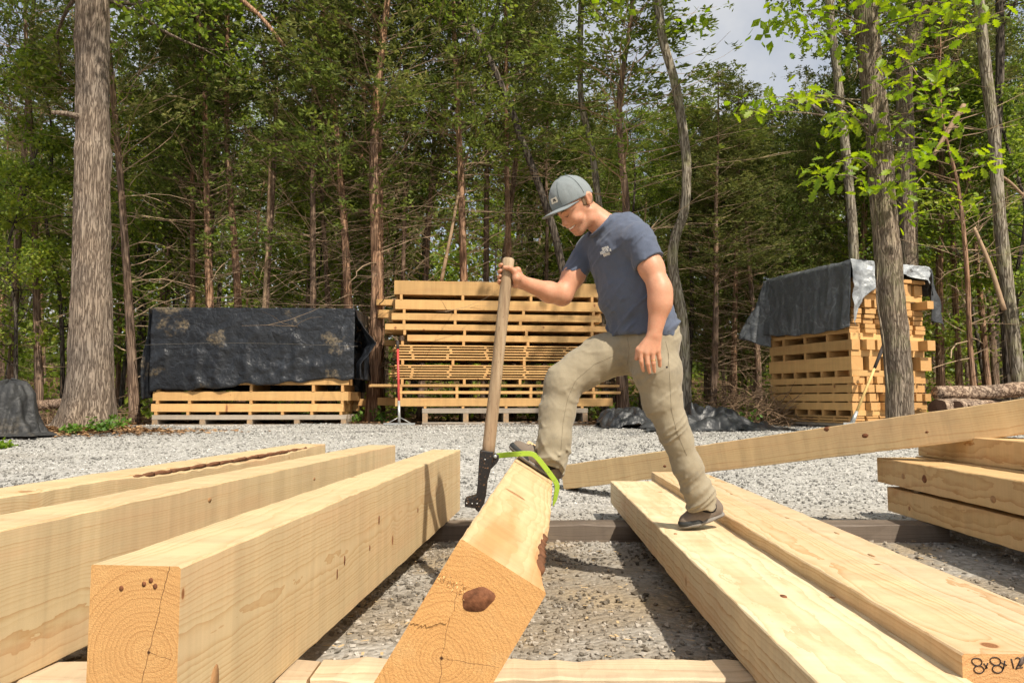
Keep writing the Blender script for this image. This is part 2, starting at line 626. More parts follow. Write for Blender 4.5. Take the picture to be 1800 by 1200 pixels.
litter = b.ramp(b.noise(P, 26.0, 5, 0.7), [(0.3, (0.05, 0.032, 0.018)), (0.55, (0.14, 0.085, 0.045)), (0.8, (0.27, 0.17, 0.09))])
edge = b.m('ADD', b.m('ADD', py_, b.m('MULTIPLY_ADD', b.noise(P, 0.8, 4), 2.2, -1.1)),
           b.m('MAXIMUM', b.m('MULTIPLY', b.m('SUBTRACT', b.m('ABSOLUTE', b.m('SUBTRACT', px_, 0.3)), 5.6), 1.2), 0.0))
col = b.mix(b.map(edge, 12.2, 13.2, 0, 1, True), col, litter)
b.base(col)
b.bump(b.m('SUBTRACT', 1.0, vd), 0.8, 0.016)
M_ground = b.mat
ground = obj("ground", mesh_np("ground", np.stack([GX, GY, GZ], -1).reshape(-1, 3), gf, True), M_ground)
structure(ground)

# loose stones (uncountable): two meshes of one gravel cover
b = NB("gravel_stone", 0.92, 0.1)
r_ = b.island()
P = b.pos()
_, py_, _ = b.xyz(P)
c1 = b.ramp(r_, [(0.0, (0.19, 0.185, 0.17)), (0.5, (0.37, 0.36, 0.335)), (1.0, (0.58, 0.565, 0.535))])
c2 = b.ramp(r_, [(0.0, (0.14, 0.115, 0.085)), (0.5, (0.27, 0.23, 0.18)), (1.0, (0.42, 0.375, 0.315))])
nz = b.noise(P, 0.85, 4, 0.6)
c = b.mix(b.m('MULTIPLY', b.map(py_, 4.2, 6.6, 1, 0, True), b.map(nz, 0.3, 0.55, 0.25, 1.0, True)), c1, c2)
trk = b.map(b.noise(b.v('MULTIPLY', P, (0.35, 1.9, 1.0)), 1.0, 4, 0.65), 0.46, 0.62, 1.0, 0.5, True)
c = b.hsv(c, 0.5, 1.0, b.m('MULTIPLY', trk, b.m('MULTIPLY_ADD', b.noise(P, 160.0, 3), 0.6, 0.75)))
b.base(c)
b.bump(b.noise(P, 220.0, 3), 0.5, 0.004)
M_stone = b.mat


def rot_rand(n, rng):
    q = rng.normal(size=(n, 4)); q /= np.linalg.norm(q, axis=1, keepdims=True)
    w, x, y, z = q.T
    return np.stack([1 - 2 * (y * y + z * z), 2 * (x * y - z * w), 2 * (x * z + y * w), 2 * (x * y + z * w), 1 - 2 * (x * x + z * z), 2 * (y * z - x * w),
                     2 * (x * z - y * w), 2 * (y * z + x * w), 1 - 2 * (x * x + y * y)], -1).reshape(n, 3, 3)


t_ = (1 + 5 ** 0.5) / 2
ICO_V = np.array([[-1, t_, 0], [1, t_, 0], [-1, -t_, 0], [1, -t_, 0], [0, -1, t_], [0, 1, t_], [0, -1, -t_], [0, 1, -t_], [t_, 0, -1], [t_, 0, 1], [-t_, 0, -1], [-t_, 0, 1]]) / math.hypot(1, t_)
ICO_F = np.array([[0, 11, 5], [0, 5, 1], [0, 1, 7], [0, 7, 10], [0, 10, 11], [1, 5, 9], [5, 11, 4], [11, 10, 2], [10, 7, 6], [7, 1, 8], [3, 9, 4], [3, 4, 2], [3, 2, 6], [3, 6, 8], [3, 8, 9], [4, 9, 5], [2, 4, 11], [6, 2, 10], [8, 6, 7], [9, 8, 1]])
OCT_V = np.array([[1, 0, 0], [-1, 0, 0], [0, 1, 0], [0, -1, 0], [0, 0, 1], [0, 0, -1.0]])
OCT_F = np.array([[0, 2, 4], [2, 1, 4], [1, 3, 4], [3, 0, 4], [2, 0, 5], [1, 2, 5], [3, 1, 5], [0, 3, 5]])


def stones(xy, size, bv, bf, rng, sink=0.25):
    n = len(xy)
    R = rot_rand(n, rng)
    sc = size[:, None] * rng.uniform(0.55, 1.15, (n, 3)) * np.array([1, 1, 0.72])
    v = np.einsum('nij,kj->nki', R, bv) * rng.uniform(0.75, 1.2, (n, len(bv), 1)) * sc[:, None]
    zz = gz(xy[:, 0], xy[:, 1]) + size * (0.45 - sink * rng.random(n))
    v = v + np.concatenate([xy, zz[:, None]], 1)[:, None]
    f = bf[None] + (np.arange(n) * len(bv))[:, None, None]
    return v.reshape(-1, 3), f.reshape(-1, 3)


rng = np.random.default_rng(11)
n = 19000
xy = np.stack([rng.uniform(-1.6, 2.1, n), 1.2 + 4.3 * rng.random(n)], -1)
dens = fbm(np.stack([xy[:, 0] * 1.6, xy[:, 1] * 1.6, 0 * xy[:, 0]], -1), 3, 21)
xy = xy[dens > -0.15 + 0.6 * (rng.random(n) - 0.5)]
sz = 0.004 + 0.0115 * rng.random(len(xy)) ** 2.4
v1, f1 = stones(xy, sz, ICO_V, ICO_F, rng)
n = 9000
xy2 = np.stack([rng.uniform(-4.0, 4.6, n), rng.uniform(2.5, 6.6, n)], -1)
v2, f2 = stones(xy2, 0.008 + 0.014 * rng.random(n) ** 2, OCT_V, OCT_F, rng)
near_st = obj("gravel", mesh_np("gravel_near", np.concatenate([v1, v2]), [f1, f2 + len(v1)]), M_stone)
near_st["kind"] = "stuff"
tag(near_st, "loose crushed stone and dirt on the ground between the foreground timbers", "gravel")
n = 64000
xy = np.stack([rng.uniform(-8.5, 8.5, n), rng.uniform(6.2, 12.6, n)], -1)
sz = 0.007 + 0.016 * rng.random(n) ** 2.6
v1, f1 = stones(xy, sz, OCT_V, OCT_F, rng)
far_st = obj("gravel", mesh_np("gravel_far", v1, f1), M_stone)
far_st["kind"] = "stuff"
tag(far_st, "bright crushed stone of the yard in front of the lumber stacks", "gravel")

# wood chips and sawdust crumbs near the timbers
rng = np.random.default_rng(12)
n = 1500
xy = np.stack([rng.uniform(-1.2, 2.6, n), rng.uniform(1.4, 5.4, n)], -1)
q = np.array([[-1, -.35, 0], [1, -.25, 0], [1, .3, .06], [-1, .35, .03]])
R = rot_rand(n, rng); ang = rng.uniform(0, 6.28, n)
Rz = np.stack([np.cos(ang), -np.sin(ang), 0 * ang, np.sin(ang), np.cos(ang), 0 * ang, 0 * ang, 0 * ang, 1 + 0 * ang], -1).reshape(n, 3, 3)
v = np.einsum('nij,kj->nki', Rz, q) * (0.004 + 0.012 * rng.random(n) ** 2)[:, None, None]
v = v + np.concatenate([xy, (gz(xy[:, 0], xy[:, 1]) + 0.012 + 0.006 * rng.random(n))[:, None]], 1)[:, None]
f = np.arange(n * 4).reshape(n, 4)
chips = obj("wood_chips", mesh_np("wood_chips", v.reshape(-1, 3), f), plain("chip_wood", (0.55, 0.40, 0.22), 0.8, 0.2, 0.3, 8))
chips["kind"] = "stuff"
tag(chips, "pale wood chips strewn over the gravel round the timbers", "wood chips")

# ------------------------------------------------------------------ timbers
def timber_mesh(name, L, w, h, seg=40, ch=0.004, jit=0.0009, seed=0, wane=None):
    """local X length, Y across (centred), Z 0..h ; wane: list of (corner 0..3, x0, x1, depth)
    corners: 0 (-y,bottom) 1 (+y,bottom) 2 (+y,top) 3 (-y,top)"""
    rs = np.random.default_rng(seed)
    xs = np.linspace(0, L, seg + 1)
    cor = np.array([[-w / 2, 0], [w / 2, 0], [w / 2, h], [-w / 2, h]])
    nxt = [1, 2, 3, 0]; prv = [3, 0, 1, 2]
    rings = []
    for i, x in enumerate(xs):
        ring = []
        for k in range(4):
            c = ch * (0.6 + 0.8 * rs.random())
            if wane:
                for (kk, x0, x1, dep) in wane:
                    if kk == k and x0 < x < x1:
                        t = (x - x0) / (x1 - x0)
                        c = max(c, dep * (math.sin(math.pi * t) ** 0.6) * (0.8 + 0.4 * rs.random()))
            a = cor[k]; pdir = cor[prv[k]] - a; ndir = cor[nxt[k]] - a
            pdir = pdir / np.linalg.norm(pdir); ndir = ndir / np.linalg.norm(ndir)
            j = rs.normal(0, jit, 2) if 0 < i < seg else np.zeros(2)
            p0 = a + pdir * c; p1 = a + ndir * c
            if c > 0.02:
                mid = (p0 + p1) / 2 + (pdir + ndir) * (-0.12 * c)
            else:
                mid = (p0 + p1) / 2
            for q in (p0, mid, p1):
                ring.append([x, q[0] + j[0], q[1] + j[1]])
        rings.append(ring)
    v = np.array(rings).reshape(-1, 3)
    s = 12
    i = np.arange(seg)[:, None] * s; j = np.arange(s)[None]; k = (j + 1) % s
    f4 = np.stack([i + j, i + s + j, i + s + k, i + k], -1).reshape(-1, 4)[:, ::-1]
    c0 = len(v); v = np.concatenate([v, [[0, 0, h / 2], [L, 0, h / 2]]])
    jj = np.arange(s); kk = (jj + 1) % s; bb = seg * s
    f3 = np.concatenate([np.stack([np.full(s, c0), kk, jj], -1), np.stack([np.full(s, c0 + 1), bb + jj, bb + kk], -1)])
    return mesh_np(name, v, [f4, f3])


def orient(o, origin, ang, roll=0.0, slope=0.0):
    o.matrix_world = Matrix.Translation(origin) @ Matrix.Rotation(ang, 4, 'Z') @ Matrix.Rotation(-slope, 4, 'Y') @ Matrix.Rotation(roll, 4, 'X')


M_knot = plain("knot_wood", (0.17, 0.068, 0.032), 0.75, 0.2, 0.95, 70, 0.7)
M_knot_pale = plain("knot_wood_pale", (0.36, 0.20, 0.09), 0.6, 0.3, 0.35, 90, 0.2)


def knot(parent, c, face, rx, ry, seed=0, tilt=0.0, mat=None):
    """flat oval knot, 1 mm proud of a timber face; face 'right' (-y), 'left' (+y), 'top', 'end'"""
    rs = np.random.default_rng(seed)
    n = 26
    a = np.linspace(0, 2 * math.pi, n, endpoint=False)
    rr = 1 + sum(0.022 * rs.normal() * np.cos(k * a + rs.uniform(0, 6)) for k in (2, 3, 5))
    u = rx * rr * np.cos(a); w = ry * rr * np.sin(a)
    u, w = u * math.cos(tilt) - w * math.sin(tilt), u * math.sin(tilt) + w * math.cos(tilt)
    ax = {'right': ((1, 0, 0), (0, 0, 1), (0, -1, 0)), 'left': ((-1, 0, 0), (0, 0, 1), (0, 1, 0)), 'top': ((1, 0, 0), (0, 1, 0), (0, 0, 1)), 'end': ((0, -1, 0), (0, 0, 1), (-1, 0, 0))}[face]
    U, W, N = [np.array(q, dtype=float) for q in ax]
    c = np.array(c, dtype=float)
    ring = c + u[:, None] * U + w[:, None] * W
    v = np.concatenate([ring - N * 0.002, c + (ring - c) * 0.93 + N * 0.0012, [c + N * 0.0016]])
    i = np.arange(n); k = (i + 1) % n
    f4 = np.stack([i, k, n + k, n + i], -1)
    f3 = np.stack([np.full(n, 2 * n), n + i, n + k], -1)
    return obj("knot", mesh_np("knot", v, [f4, f3], True), mat or M_knot, parent)


BT = 0.11                       # top of the bunks the timbers lie on
HT = 0.42
ZT = BT + HT

M_w1 = wood("pine_big_left", pith=(-0.037, 0.237), ring=105, check=[(math.radians(100), 0.0016, 0.5, 0), (math.radians(195), 0.0012, 0.045, 1)], heart=0.25, contrast=0.75, seed=1.0)
M_w2 = wood("pine_second", pith=(0.02, 0.1), ring=120, heart=0.3, grime=0.45, seed=4.0, contrast=0.7)
M_w3 = wood("pine_third", pith=(-0.1, 0.3), ring=100, heart=0.5, grime=0.4, seed=9.0)
M_wd = wood("pine_rolled", light=(0.60, 0.44, 0.245), end=(0.58, 0.315, 0.115), pith=(0.011, 0.238), ring=120, heart=0.9, heartcol=(0.52, 0.27, 0.11), check=[(math.radians(-120), 0.0012, 0.3, 1), (math.radians(70), 0.001, 0.12, 1), (math.radians(160), 0.001, 0.1, 1)], seed=14.0)
M_wa = wood("pine_flat", light=(0.63, 0.525, 0.34), pith=(0.05, -0.16), ring=62, contrast=0.8, heart=0.6, heartcol=(0.56, 0.35, 0.19), grime=0.12, knots=0.7, seed=23.0)
M_wb = wood("pine_square", light=(0.585, 0.445, 0.265), pith=(0.03, 0.09), ring=95, heart=0.35, grime=0.2, seed=31.0, end=(0.60, 0.34, 0.15))
M_wc = wood("pine_square_b", light=(0.61, 0.48, 0.305), pith=(-0.06, -0.02), ring=75, heart=0.4, grime=0.2, seed=37.0)
M_wf = wood("pine_leaning", light=(0.57, 0.42, 0.225), pith=(0.1, -0.1), ring=80, heart=0.2, grime=0.35, seed=45.0)
M_we = wood("pine_right", light=(0.57, 0.395, 0.195), pith=(-0.12, 0.12), ring=62, contrast=1.0, heart=0.2, seed=52.0)
M_ws = wood("pine_stacked", light=(0.56, 0.345, 0.14), dark=(0.46, 0.245, 0.085), ring=80, contrast=0.35, heart=0.45, heartcol=(0.48, 0.25, 0.10), vary=0.24, grime=0.2, relief=False)
M_wg = wood("grey_weathered", light=(0.36, 0.31, 0.25), dark=(0.20, 0.165, 0.13), end=(0.30, 0.23, 0.16), ring=110, contrast=0.7, heart=0.5, heartcol=(0.26, 0.22, 0.18), grime=0.5, knots=0.6)
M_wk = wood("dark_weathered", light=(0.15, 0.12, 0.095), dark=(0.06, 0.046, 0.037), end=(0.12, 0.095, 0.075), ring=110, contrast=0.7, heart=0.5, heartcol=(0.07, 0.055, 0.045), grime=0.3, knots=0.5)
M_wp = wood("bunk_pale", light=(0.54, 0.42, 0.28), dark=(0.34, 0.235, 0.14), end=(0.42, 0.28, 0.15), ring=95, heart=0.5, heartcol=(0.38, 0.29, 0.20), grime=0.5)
M_barkstrip = plain("bark_strip", (0.16, 0.075, 0.04), 0.9, 0.1, 0.5, 40, 0.8)


def horizontal(name, near_right, near_left, far_right, z, vpx, h, w, mat, label, seed, wane=None, L=None):
    """timber lying level; pixels give its top near right corner, far right corner"""
    a = head_of(vpx)
    pr = onz(*near_right, z); fr = onz(*far_right, z)
    if L is None:
        L = (fr - pr).dot(Vector((math.cos(a), math.sin(a), 0)))
    left = Vector((-math.sin(a), math.cos(a), 0))
    o = obj(name, timber_mesh(name, L, w, h, 48, seed=seed, wane=wane), mat)
    org = pr + left * (w / 2); org.z = z - h
    orient(o, org, a)
    tag(o, label, "timber", "large foreground timbers")
    return o


t1 = horizontal("timber", (318, 995), None, (808, 790), ZT, 1020, HT, 0.2, M_w1, "thick squared timber left of the gap, its ringed end grain facing the viewer", 1)
knot(t1, (0.16, -0.1, 0.115), 'right', 0.022, 0.052, 3, -0.2, M_knot_pale)
for i, (kx, kz, rx, ry) in enumerate([(1.10, 0.20, .008, .018), (1.02, 0.17, .007, .02), (1.55, .27, .010, .02), (1.42, .18, .006, .012), (2.3, .2, .008, .014)]):
    knot(t1, (kx, -0.1, kz), 'right', rx, ry, i)
for i, (ky, kz) in enumerate([(-0.035, 0.39), (-0.045, 0.378), (-0.02, 0.382), (0.03, 0.372)]):
    knot(t1, (0, ky, kz), 'end', 0.005, 0.006, i + 9)
# second: right top edge through (0,929) and (695,782), starts left of the frame
a2 = head_of(1065)
p_far = onz(695, 782, ZT); d2 = Vector((math.cos(a2), math.sin(a2), 0)); l2 = Vector((-d2.y, d2.x, 0))
t2 = obj("timber", timber_mesh("timber", 4.7, 0.22, HT, 60, seed=2), M_w2)
org = p_far - d2 * 4.7 + l2 * 0.11; org.z = BT
orient(t2, org, a2)
tag(t2, "dusty pale timber, middle one of the three lying on the left", "timber", "large foreground timbers")
for i, (kx, kz) in enumerate([(3.6, .26), (3.1, .33), (2.4, .2), (2.0, .36)]):
    knot(t2, (kx, -0.11, kz), 'right', 0.014, 0.010, i + 3, 0, M_knot_pale)
a3 = head_of(1045)
p_far = onz(572, 780, ZT); d3 = Vector((math.cos(a3), math.sin(a3), 0)); l3 = Vector((-d3.y, d3.x, 0))
t3 = obj("timber", timber_mesh("timber", 4.7, 0.24, HT, 70, seed=3, wane=[(3, 2.1, 4.5, 0.035)]), M_w3)
org = p_far - d3 * 4.7 + l3 * 0.12; org.z = BT
orient(t3, org, a3)
tag(t3, "rearmost left timber with a strip of reddish bark along its top edge", "timber", "large foreground timbers")
mb = MB()
rs = np.random.default_rng(4)
for seg0 in np.arange(2.25, 4.3, 0.16):
    n_ = 5
    xs = np.linspace(seg0, seg0 + 0.165, n_)
    mb.tube(np.stack([xs, -0.12 + 0.011 + 0.004 * rs.random(n_), HT - 0.014 + 0.004 * rs.random(n_)], -1), 0.009 + 0.005 * rs.random(n_), 5)
obj("bark_strip", mb.mesh("bark_strip", True), M_barkstrip, t3)

# the rolled timber under the cant hook
aD = head_of(979)
dD = Vector((math.cos(aD), math.sin(aD), 0)); lD = Vector((-dD.y, dD.x, 0))
ROLL = math.radians(31.3)
TL = at(810, 945, 1.50)
yD = (-lD * math.cos(ROLL) - Vector((0, 0, 1)) * math.sin(ROLL))          # from top-left to top-right edge
zD = (-lD * math.sin(ROLL) + Vector((0, 0, 1)) * math.cos(ROLL))          # normal of the narrow top face
LD, WD, HD = 3.55, 0.2, 0.455
orgD = TL + yD * (WD / 2) - zD * HD
dz = (orgD + yD * (WD / 2)).z
orgD = orgD + Vector((0, 0, BT + 0.002 - dz)) * 1.0
MD = Matrix(((dD.x, -yD.x, zD.x, orgD.x), (dD.y, -yD.y, zD.y, orgD.y), (dD.z, -yD.z, zD.z, orgD.z), (0, 0, 0, 1)))
tD = obj("timber", timber_mesh("timber", LD, WD, HD, 60, seed=5, wane=[(3, 0.02, 0.75, 0.035)]), M_wd)
tD.matrix_world = MD
tag(tD, "timber tipped up on its edge under the man's raised foot, knotty end toward the viewer", "timber", "large foreground timbers")
mb = MB()
for seg0 in np.arange(0.2, 0.58, 0.1):
    xs = np.linspace(seg0, seg0 + 0.11, 5)
    mb.tube(np.stack([xs, -WD / 2 + 0.014 + 0.006 * rs.random(5), HD - 0.018 + 0.006 * rs.random(5)], -1), 0.010 + 0.006 * rs.random(5), 5)
obj("bark_strip", mb.mesh("bark_strip", True), M_barkstrip, tD)
knot(tD, (0, 0.009, 0.372), 'end', 0.025, 0.034, 8, -0.75)
for i, (kx, ky, rx, ry) in enumerate([(0.95, 0.035, 0.05, 0.016), (2.3, -0.03, .05, .014), (2.9, 0.0, .05, .012)]):
    knot(tD, (kx, ky, HD), 'top', ry * 1.6, rx * 0.8, i + 20, 0.2, M_knot_pale)
# torn lip of wood standing proud on the end
rs = np.random.default_rng(15)
n_ = 22
yy = np.linspace(0.0985, 0.038, n_)
lo = np.linspace(0.266, 0.305, n_) + 0.003 * rs.normal(size=n_) - 0.012 * np.sin(np.linspace(0, math.pi, n_))
hi = np.full(n_, 0.362) + 0.004 * rs.normal(size=n_)
v = []
for k in range(n_):
    v += [[-0.0025 - 0.0006 * rs.random(), yy[k], lo[k]], [-0.0005, yy[k], hi[k]], [0.002, yy[k], lo[k] + 0.004], [0.002, yy[k], hi[k]]]
f = []
for k in range(n_ - 1):
    a_, b_ = 4 * k, 4 * k + 4
    f += [[a_, a_ + 1, b_ + 1, b_], [a_ + 2, a_, b_, b_ + 2], [a_ + 1, a_ + 3, b_ + 3, b_ + 1]]
f += [[0, 2, 3, 1], [4 * n_ - 4, 4 * n_ - 3, 4 * n_ - 1, 4 * n_ - 2]]
M_torn = plain("torn_wood", (0.60, 0.33, 0.12), 0.85, 0.1, 0.3, 160, 0.8)
obj("torn_lip", mesh_np("torn_lip", np.array(v), np.array(f)), M_wd, tD)
mb = MB()
M_splint = plain("wood_splinters", (0.66, 0.42, 0.19), 0.8, 0.15, 0.2, 60)
for k in range(55):
    y0 = rs.uniform(0.03, 0.098); z0 = 0.366 + 0.1 * (0.098 - y0) + rs.normal(0, 0.005)
    l_ = rs.uniform(0.003, 0.008)
    mb.add([[0.0, y0 - 0.0012, z0], [0.0, y0 + 0.0012, z0], [-l_ * 0.8, y0 + rs.normal(0, 0.003), z0 + rs.normal(0.004, 0.005)]], [[0, 1, 2]])
spl = obj("splinters", mb.mesh("splinters"), M_splint, tD)
spl["kind"] = "stuff"

# right-hand timbers
hA = 0.163
tA = horizontal("timber", (1434, 1200), None, (1073, 845), BT + hA, 926, hA, 0.34, M_wa, "wide flat timber under the man's rear foot, smooth pale top", 6)
# (pixels above give its LEFT edge) shift so the left edge is there
aA = head_of(926); dA = Vector((math.cos(aA), math.sin(aA), 0)); rA = Vector((dA.y, -dA.x, 0))
pf = onz(1073, 845, BT + hA); LA = 4.3
tA.data = timber_mesh("timber", LA, 0.34, hA, 56, seed=6); tA.data.materials.append(M_wa)
org = pf - dA * LA + rA * 0.17; org.z = BT
orient(tA, org, aA)
knot(tA, (1.05, 0.0, hA), 'top', 0.018, 0.010, 31)
knot(tA, (2.12, 0.12, hA), 'top', 0.014, 0.008, 32, 0, M_knot_pale)
hB = 0.215
pf = onz(1145, 829, BT + hB); pn = onz(1690.7, 1148, BT + hB)
LB = (pf - pn).length
aB = math.atan2((pf - pn).y, (pf - pn).x); dB = (pf - pn).normalized(); rB = Vector((dB.y, -dB.x, 0))
wB = 0.215
tB = obj("timber", timber_mesh("timber", LB, wB, hB, 56, seed=7), M_wb)
org = pn + rB * (wB / 2); org.z = BT
orient(tB, org, aB)
tag(tB, "square timber marked 8x8x12 on its near end, lying beside the wide flat one", "timber", "large foreground timbers")
tC = obj("timber", timber_mesh("timber", 4.4, 0.205, hB - 0.012, 56, seed=8), M_wc)
org = pn + rB * (wB + 0.006 + 0.1025) - dB * 0.36; org.z = BT
orient(tC, org, aB)
tag(tC, "square timber on the outer right side of the marked one, top with knots", "timber", "large foreground timbers")
for i, (kx, ky) in enumerate([(2.3, 0.03), (1.9, -0.04), (3.2, 0.05), (1.45, 0.02)]):
    knot(tC, (kx, ky, hB - 0.012), 'top', 0.028, 0.007, 40 + i, 0, M_knot_pale)

# handwriting on the marked end: local end plane, u to the viewer's right = -y
M_ink = plain("marker_ink", (0.02, 0.016, 0.02), 0.5, 0.3, 0.2)
M_smudge = plain("marker_smudge", (0.16, 0.12, 0.10), 0.7, 0.2, 0.5, 60)


def stroke(mb, pts, r=0.0012, sm=24):
    q = spline(pts, sm) if len(pts) > 2 else np.array(pts, dtype=float)
    p3 = np.stack([np.full(len(q), -0.0012), wB / 2 - q[:, 0], hB - q[:, 1]], -1)
    v, f3, f4 = tube_np(p3, r, 5)
    v[:, 0] = np.clip(v[:, 0], -0.0018, 0.001)
    mb.addm(v, f3, f4)


def eight(mb, x, y, s):
    t = np.linspace(0, 2 * math.pi, 26)
    pts = np.stack([x + s * 0.36 * np.sin(t) * (1.0 + 0.1 * np.cos(t)) + 0.1 * s * (0.5 - 0.5 * np.cos(t)) , y + s * 0.27 - s * 0.27 * np.cos(t)], -1)
    stroke(mb, pts, sm=40)
    pts = np.stack([x + 0.17 * s + s * 0.36 * np.sin(t), y + s * 0.80 - s * 0.26 * np.cos(t)], -1)
    stroke(mb, pts, sm=40)


mb = MB()
eight(mb, 0.030, 0.009, 0.030)
stroke(mb, [(0.046, 0.020), (0.054, 0.030)]); stroke(mb, [(0.055, 0.019), (0.049, 0.032)])
eight(mb, 0.070, 0.007, 0.031)
stroke(mb, [(0.084, 0.018), (0.096, 0.024)]); stroke(mb, [(0.092, 0.014), (0.088, 0.032)])
stroke(mb, [(0.106, 0.010), (0.110, 0.030)])
stroke(mb, [(0.115, 0.010), (0.120, 0.007), (0.125, 0.011), (0.120, 0.022), (0.115, 0.031), (0.120, 0.029), (0.130, 0.028)])
stroke(mb, [(0.134, 0.005), (0.133, 0.013)])
obj("written_size", mb.mesh("written_size", True), M_ink, tB)
knot(tB, (0, wB / 2 - 0.128, hB - 0.016), 'end', 0.006, 0.012, 50, -0.5, M_smudge)["label"] = "dark ink smudge"

# leaning beam
hF = 0.215
LFT = at(985, 818, 6.8); LFB = at(990, 860, 6.8)
RGT = at(1800, 700, 4.55)
dF = (RGT - LFT); angF = math.atan2(dF.y, dF.x); slF = math.atan2(dF.z, math.hypot(dF.x, dF.y)); dFn = dF.normalized()
LF = 3.85
tF = obj("timber", timber_mesh("timber", LF, 0.14, hF, 56, seed=9), M_wf)
upF = Vector((0, 0, 1)) - dFn * dFn.z; upF.normalize()
nF = Vector((-math.sin(angF), math.cos(angF), 0))
orient(tF, LFT - upF * hF + nF * 0.07, angF, 0, slF)
tag(tF, "long beam lying aslant behind the man, right end raised on the side pile", "timber", "large foreground timbers")
for i, (kx, kz, r1) in enumerate([(2.62, 0.12, .018), (2.38, 0.20, .02), (1.05, 0.09, .012), (3.0, .09, .008)]):
    knot(tF, (kx, -0.07, kz), 'right', r1 * 1.3, r1 * 0.9, 60 + i)

# pile of timbers at the right edge, parallel to the flat one
pE = onz(1561, 897, BT)
hE = 0.165
E_rows = [(0.0, 0.0, BT, hE, 0.27, 4.0, "lowest timber of the side pile at the right edge"),
          (-0.04, 0.05, BT + hE + 0.028, 0.17, 0.25, 4.0, "timber with a round brown knot, middle of the side pile at the right edge"),
          (0.32, 0.18, BT + hE + 0.028 + 0.172, 0.165, 0.26, 3.9, "upper timber of the side pile, under the raised end of the slanting beam")]
tEs = []
for i, (ox, oy, z, hh, ww, LL, lab) in enumerate(E_rows):
    o = obj("timber", timber_mesh("timber", LL, ww, hh, 56, seed=70 + i), M_we)
    c = pE + rA * (ox + ww / 2) + dA * (oy - LL); c.z = z
    orient(o, c, aA)
    tag(o, lab, "timber", "large foreground timbers")
    tEs.append((o, LL, ww, hh))
o, LL, ww, hh = tEs[1]
knot(o, (LL - 0.62, ww / 2, 0.085), 'left', 0.028, 0.026, 77)
knot(o, (LL - 0.36, ww / 2, 0.075), 'left', 0.022, 0.020, 78, 0, M_knot_pale)
knot(o, (LL - 1.3, ww / 2, 0.05), 'left', 0.026, 0.022, 79, 0, M_knot_pale)
for j, LLx in enumerate((0.35, 3.3)):
    o = obj("spacer_stick", timber_mesh("spacer_stick", 0.42, 0.05, 0.026, 4, seed=90 + j), M_wg)
    c = pE + rA * 0.02 - dA * LLx; c.z = BT + hE + 0.001
    orient(o, c, aA - math.pi / 2)
    tag(o, "thin grey stick between the two lower timbers of the side pile", "stick", "sticks in the side pile")
o = obj("timber", timber_mesh("timber", 4.0, 0.25, 0.17, 20, seed=95), M_we)
c = pE + rA * (0.32 + 0.27 / 2 + .02) - dA * 3.85; c.z = BT
orient(o, c, aA); tag(o, "timber in the ground row of the side pile, behind the lowest visible one", "timber", "large foreground timbers")
o = obj("timber", timber_mesh("timber", 4.0, 0.25, 0.17, 20, seed=96), M_we)
c = pE + rA * (0.27 + 0.27 / 2) - dA * 3.85; c.z = BT + hE + 0.028
orient(o, c, aA); tag(o, "timber in the middle row of the side pile, behind the knotted one", "timber", "large foreground timbers")

# bunks
def bunk(px0, px1, py_top_front, z, w, h, mat, label, seed, yaw=0.0):
    p0 = onz(px0, py_top_front, z); p1 = onz(px1, py_top_front, z)
    L = p1.x - p0.x
    o = obj("bunk", timber_mesh("bunk", L, w, h, 24, ch=0.006, jit=0.003, seed=seed), mat)
    orient(o, Vector((p0.x, p0.y + w / 2, z - h)), yaw)
    tag(o, label, "bunk")
    return o


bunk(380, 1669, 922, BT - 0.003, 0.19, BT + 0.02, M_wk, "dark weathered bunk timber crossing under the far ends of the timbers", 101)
bunk(545, 1500, 1192, BT - 0.003, 0.16, BT + 0.02, M_wp, "pale bunk timber crossing under the near ends, right of the ringed timber", 102)
bunk(-700, 538, 1196, BT - 0.003, 0.16, BT + 0.02, M_wp, "worn bunk timber in the lower left corner under the near timbers", 103)
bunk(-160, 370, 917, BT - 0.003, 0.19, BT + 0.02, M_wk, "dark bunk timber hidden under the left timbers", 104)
p = onz(1900, 1000, BT)
o = obj("bunk", timber_mesh("bunk", 1.5, 0.15, BT + 0.02, 8, seed=105), M_wk)
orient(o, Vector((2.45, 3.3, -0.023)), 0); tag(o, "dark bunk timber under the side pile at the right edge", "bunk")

# ------------------------------------------------------------------ lumber stacks
_bm = {}


def board_mesh(L, w, h, seg=6):
    k = (round(L, 2), round(w, 3), round(h, 3))
    if k not in _bm:
        _bm[k] = timber_mesh("board", L, w, h, seg, ch=min(0.004, h * 0.15), jit=0.001, seed=len(_bm) + 200)
        _bm[k].materials.append(M_ws)
    return _bm[k]


class Frame:
    """stack frame: origin at its near left bottom corner, u along the lumber, n going back"""
    def __init__(self, o, ang):
        self.o = Vector(o); self.a = ang
        self.u = Vector((math.cos(ang), math.sin(ang), 0)); self.n = Vector((-math.sin(ang), math.cos(ang), 0))

    def put(self, ob, u, n, z, extra=0.0):
        orient(ob, Vector((self.o.x, self.o.y, z)) + self.u * u + self.n * n, self.a + extra)


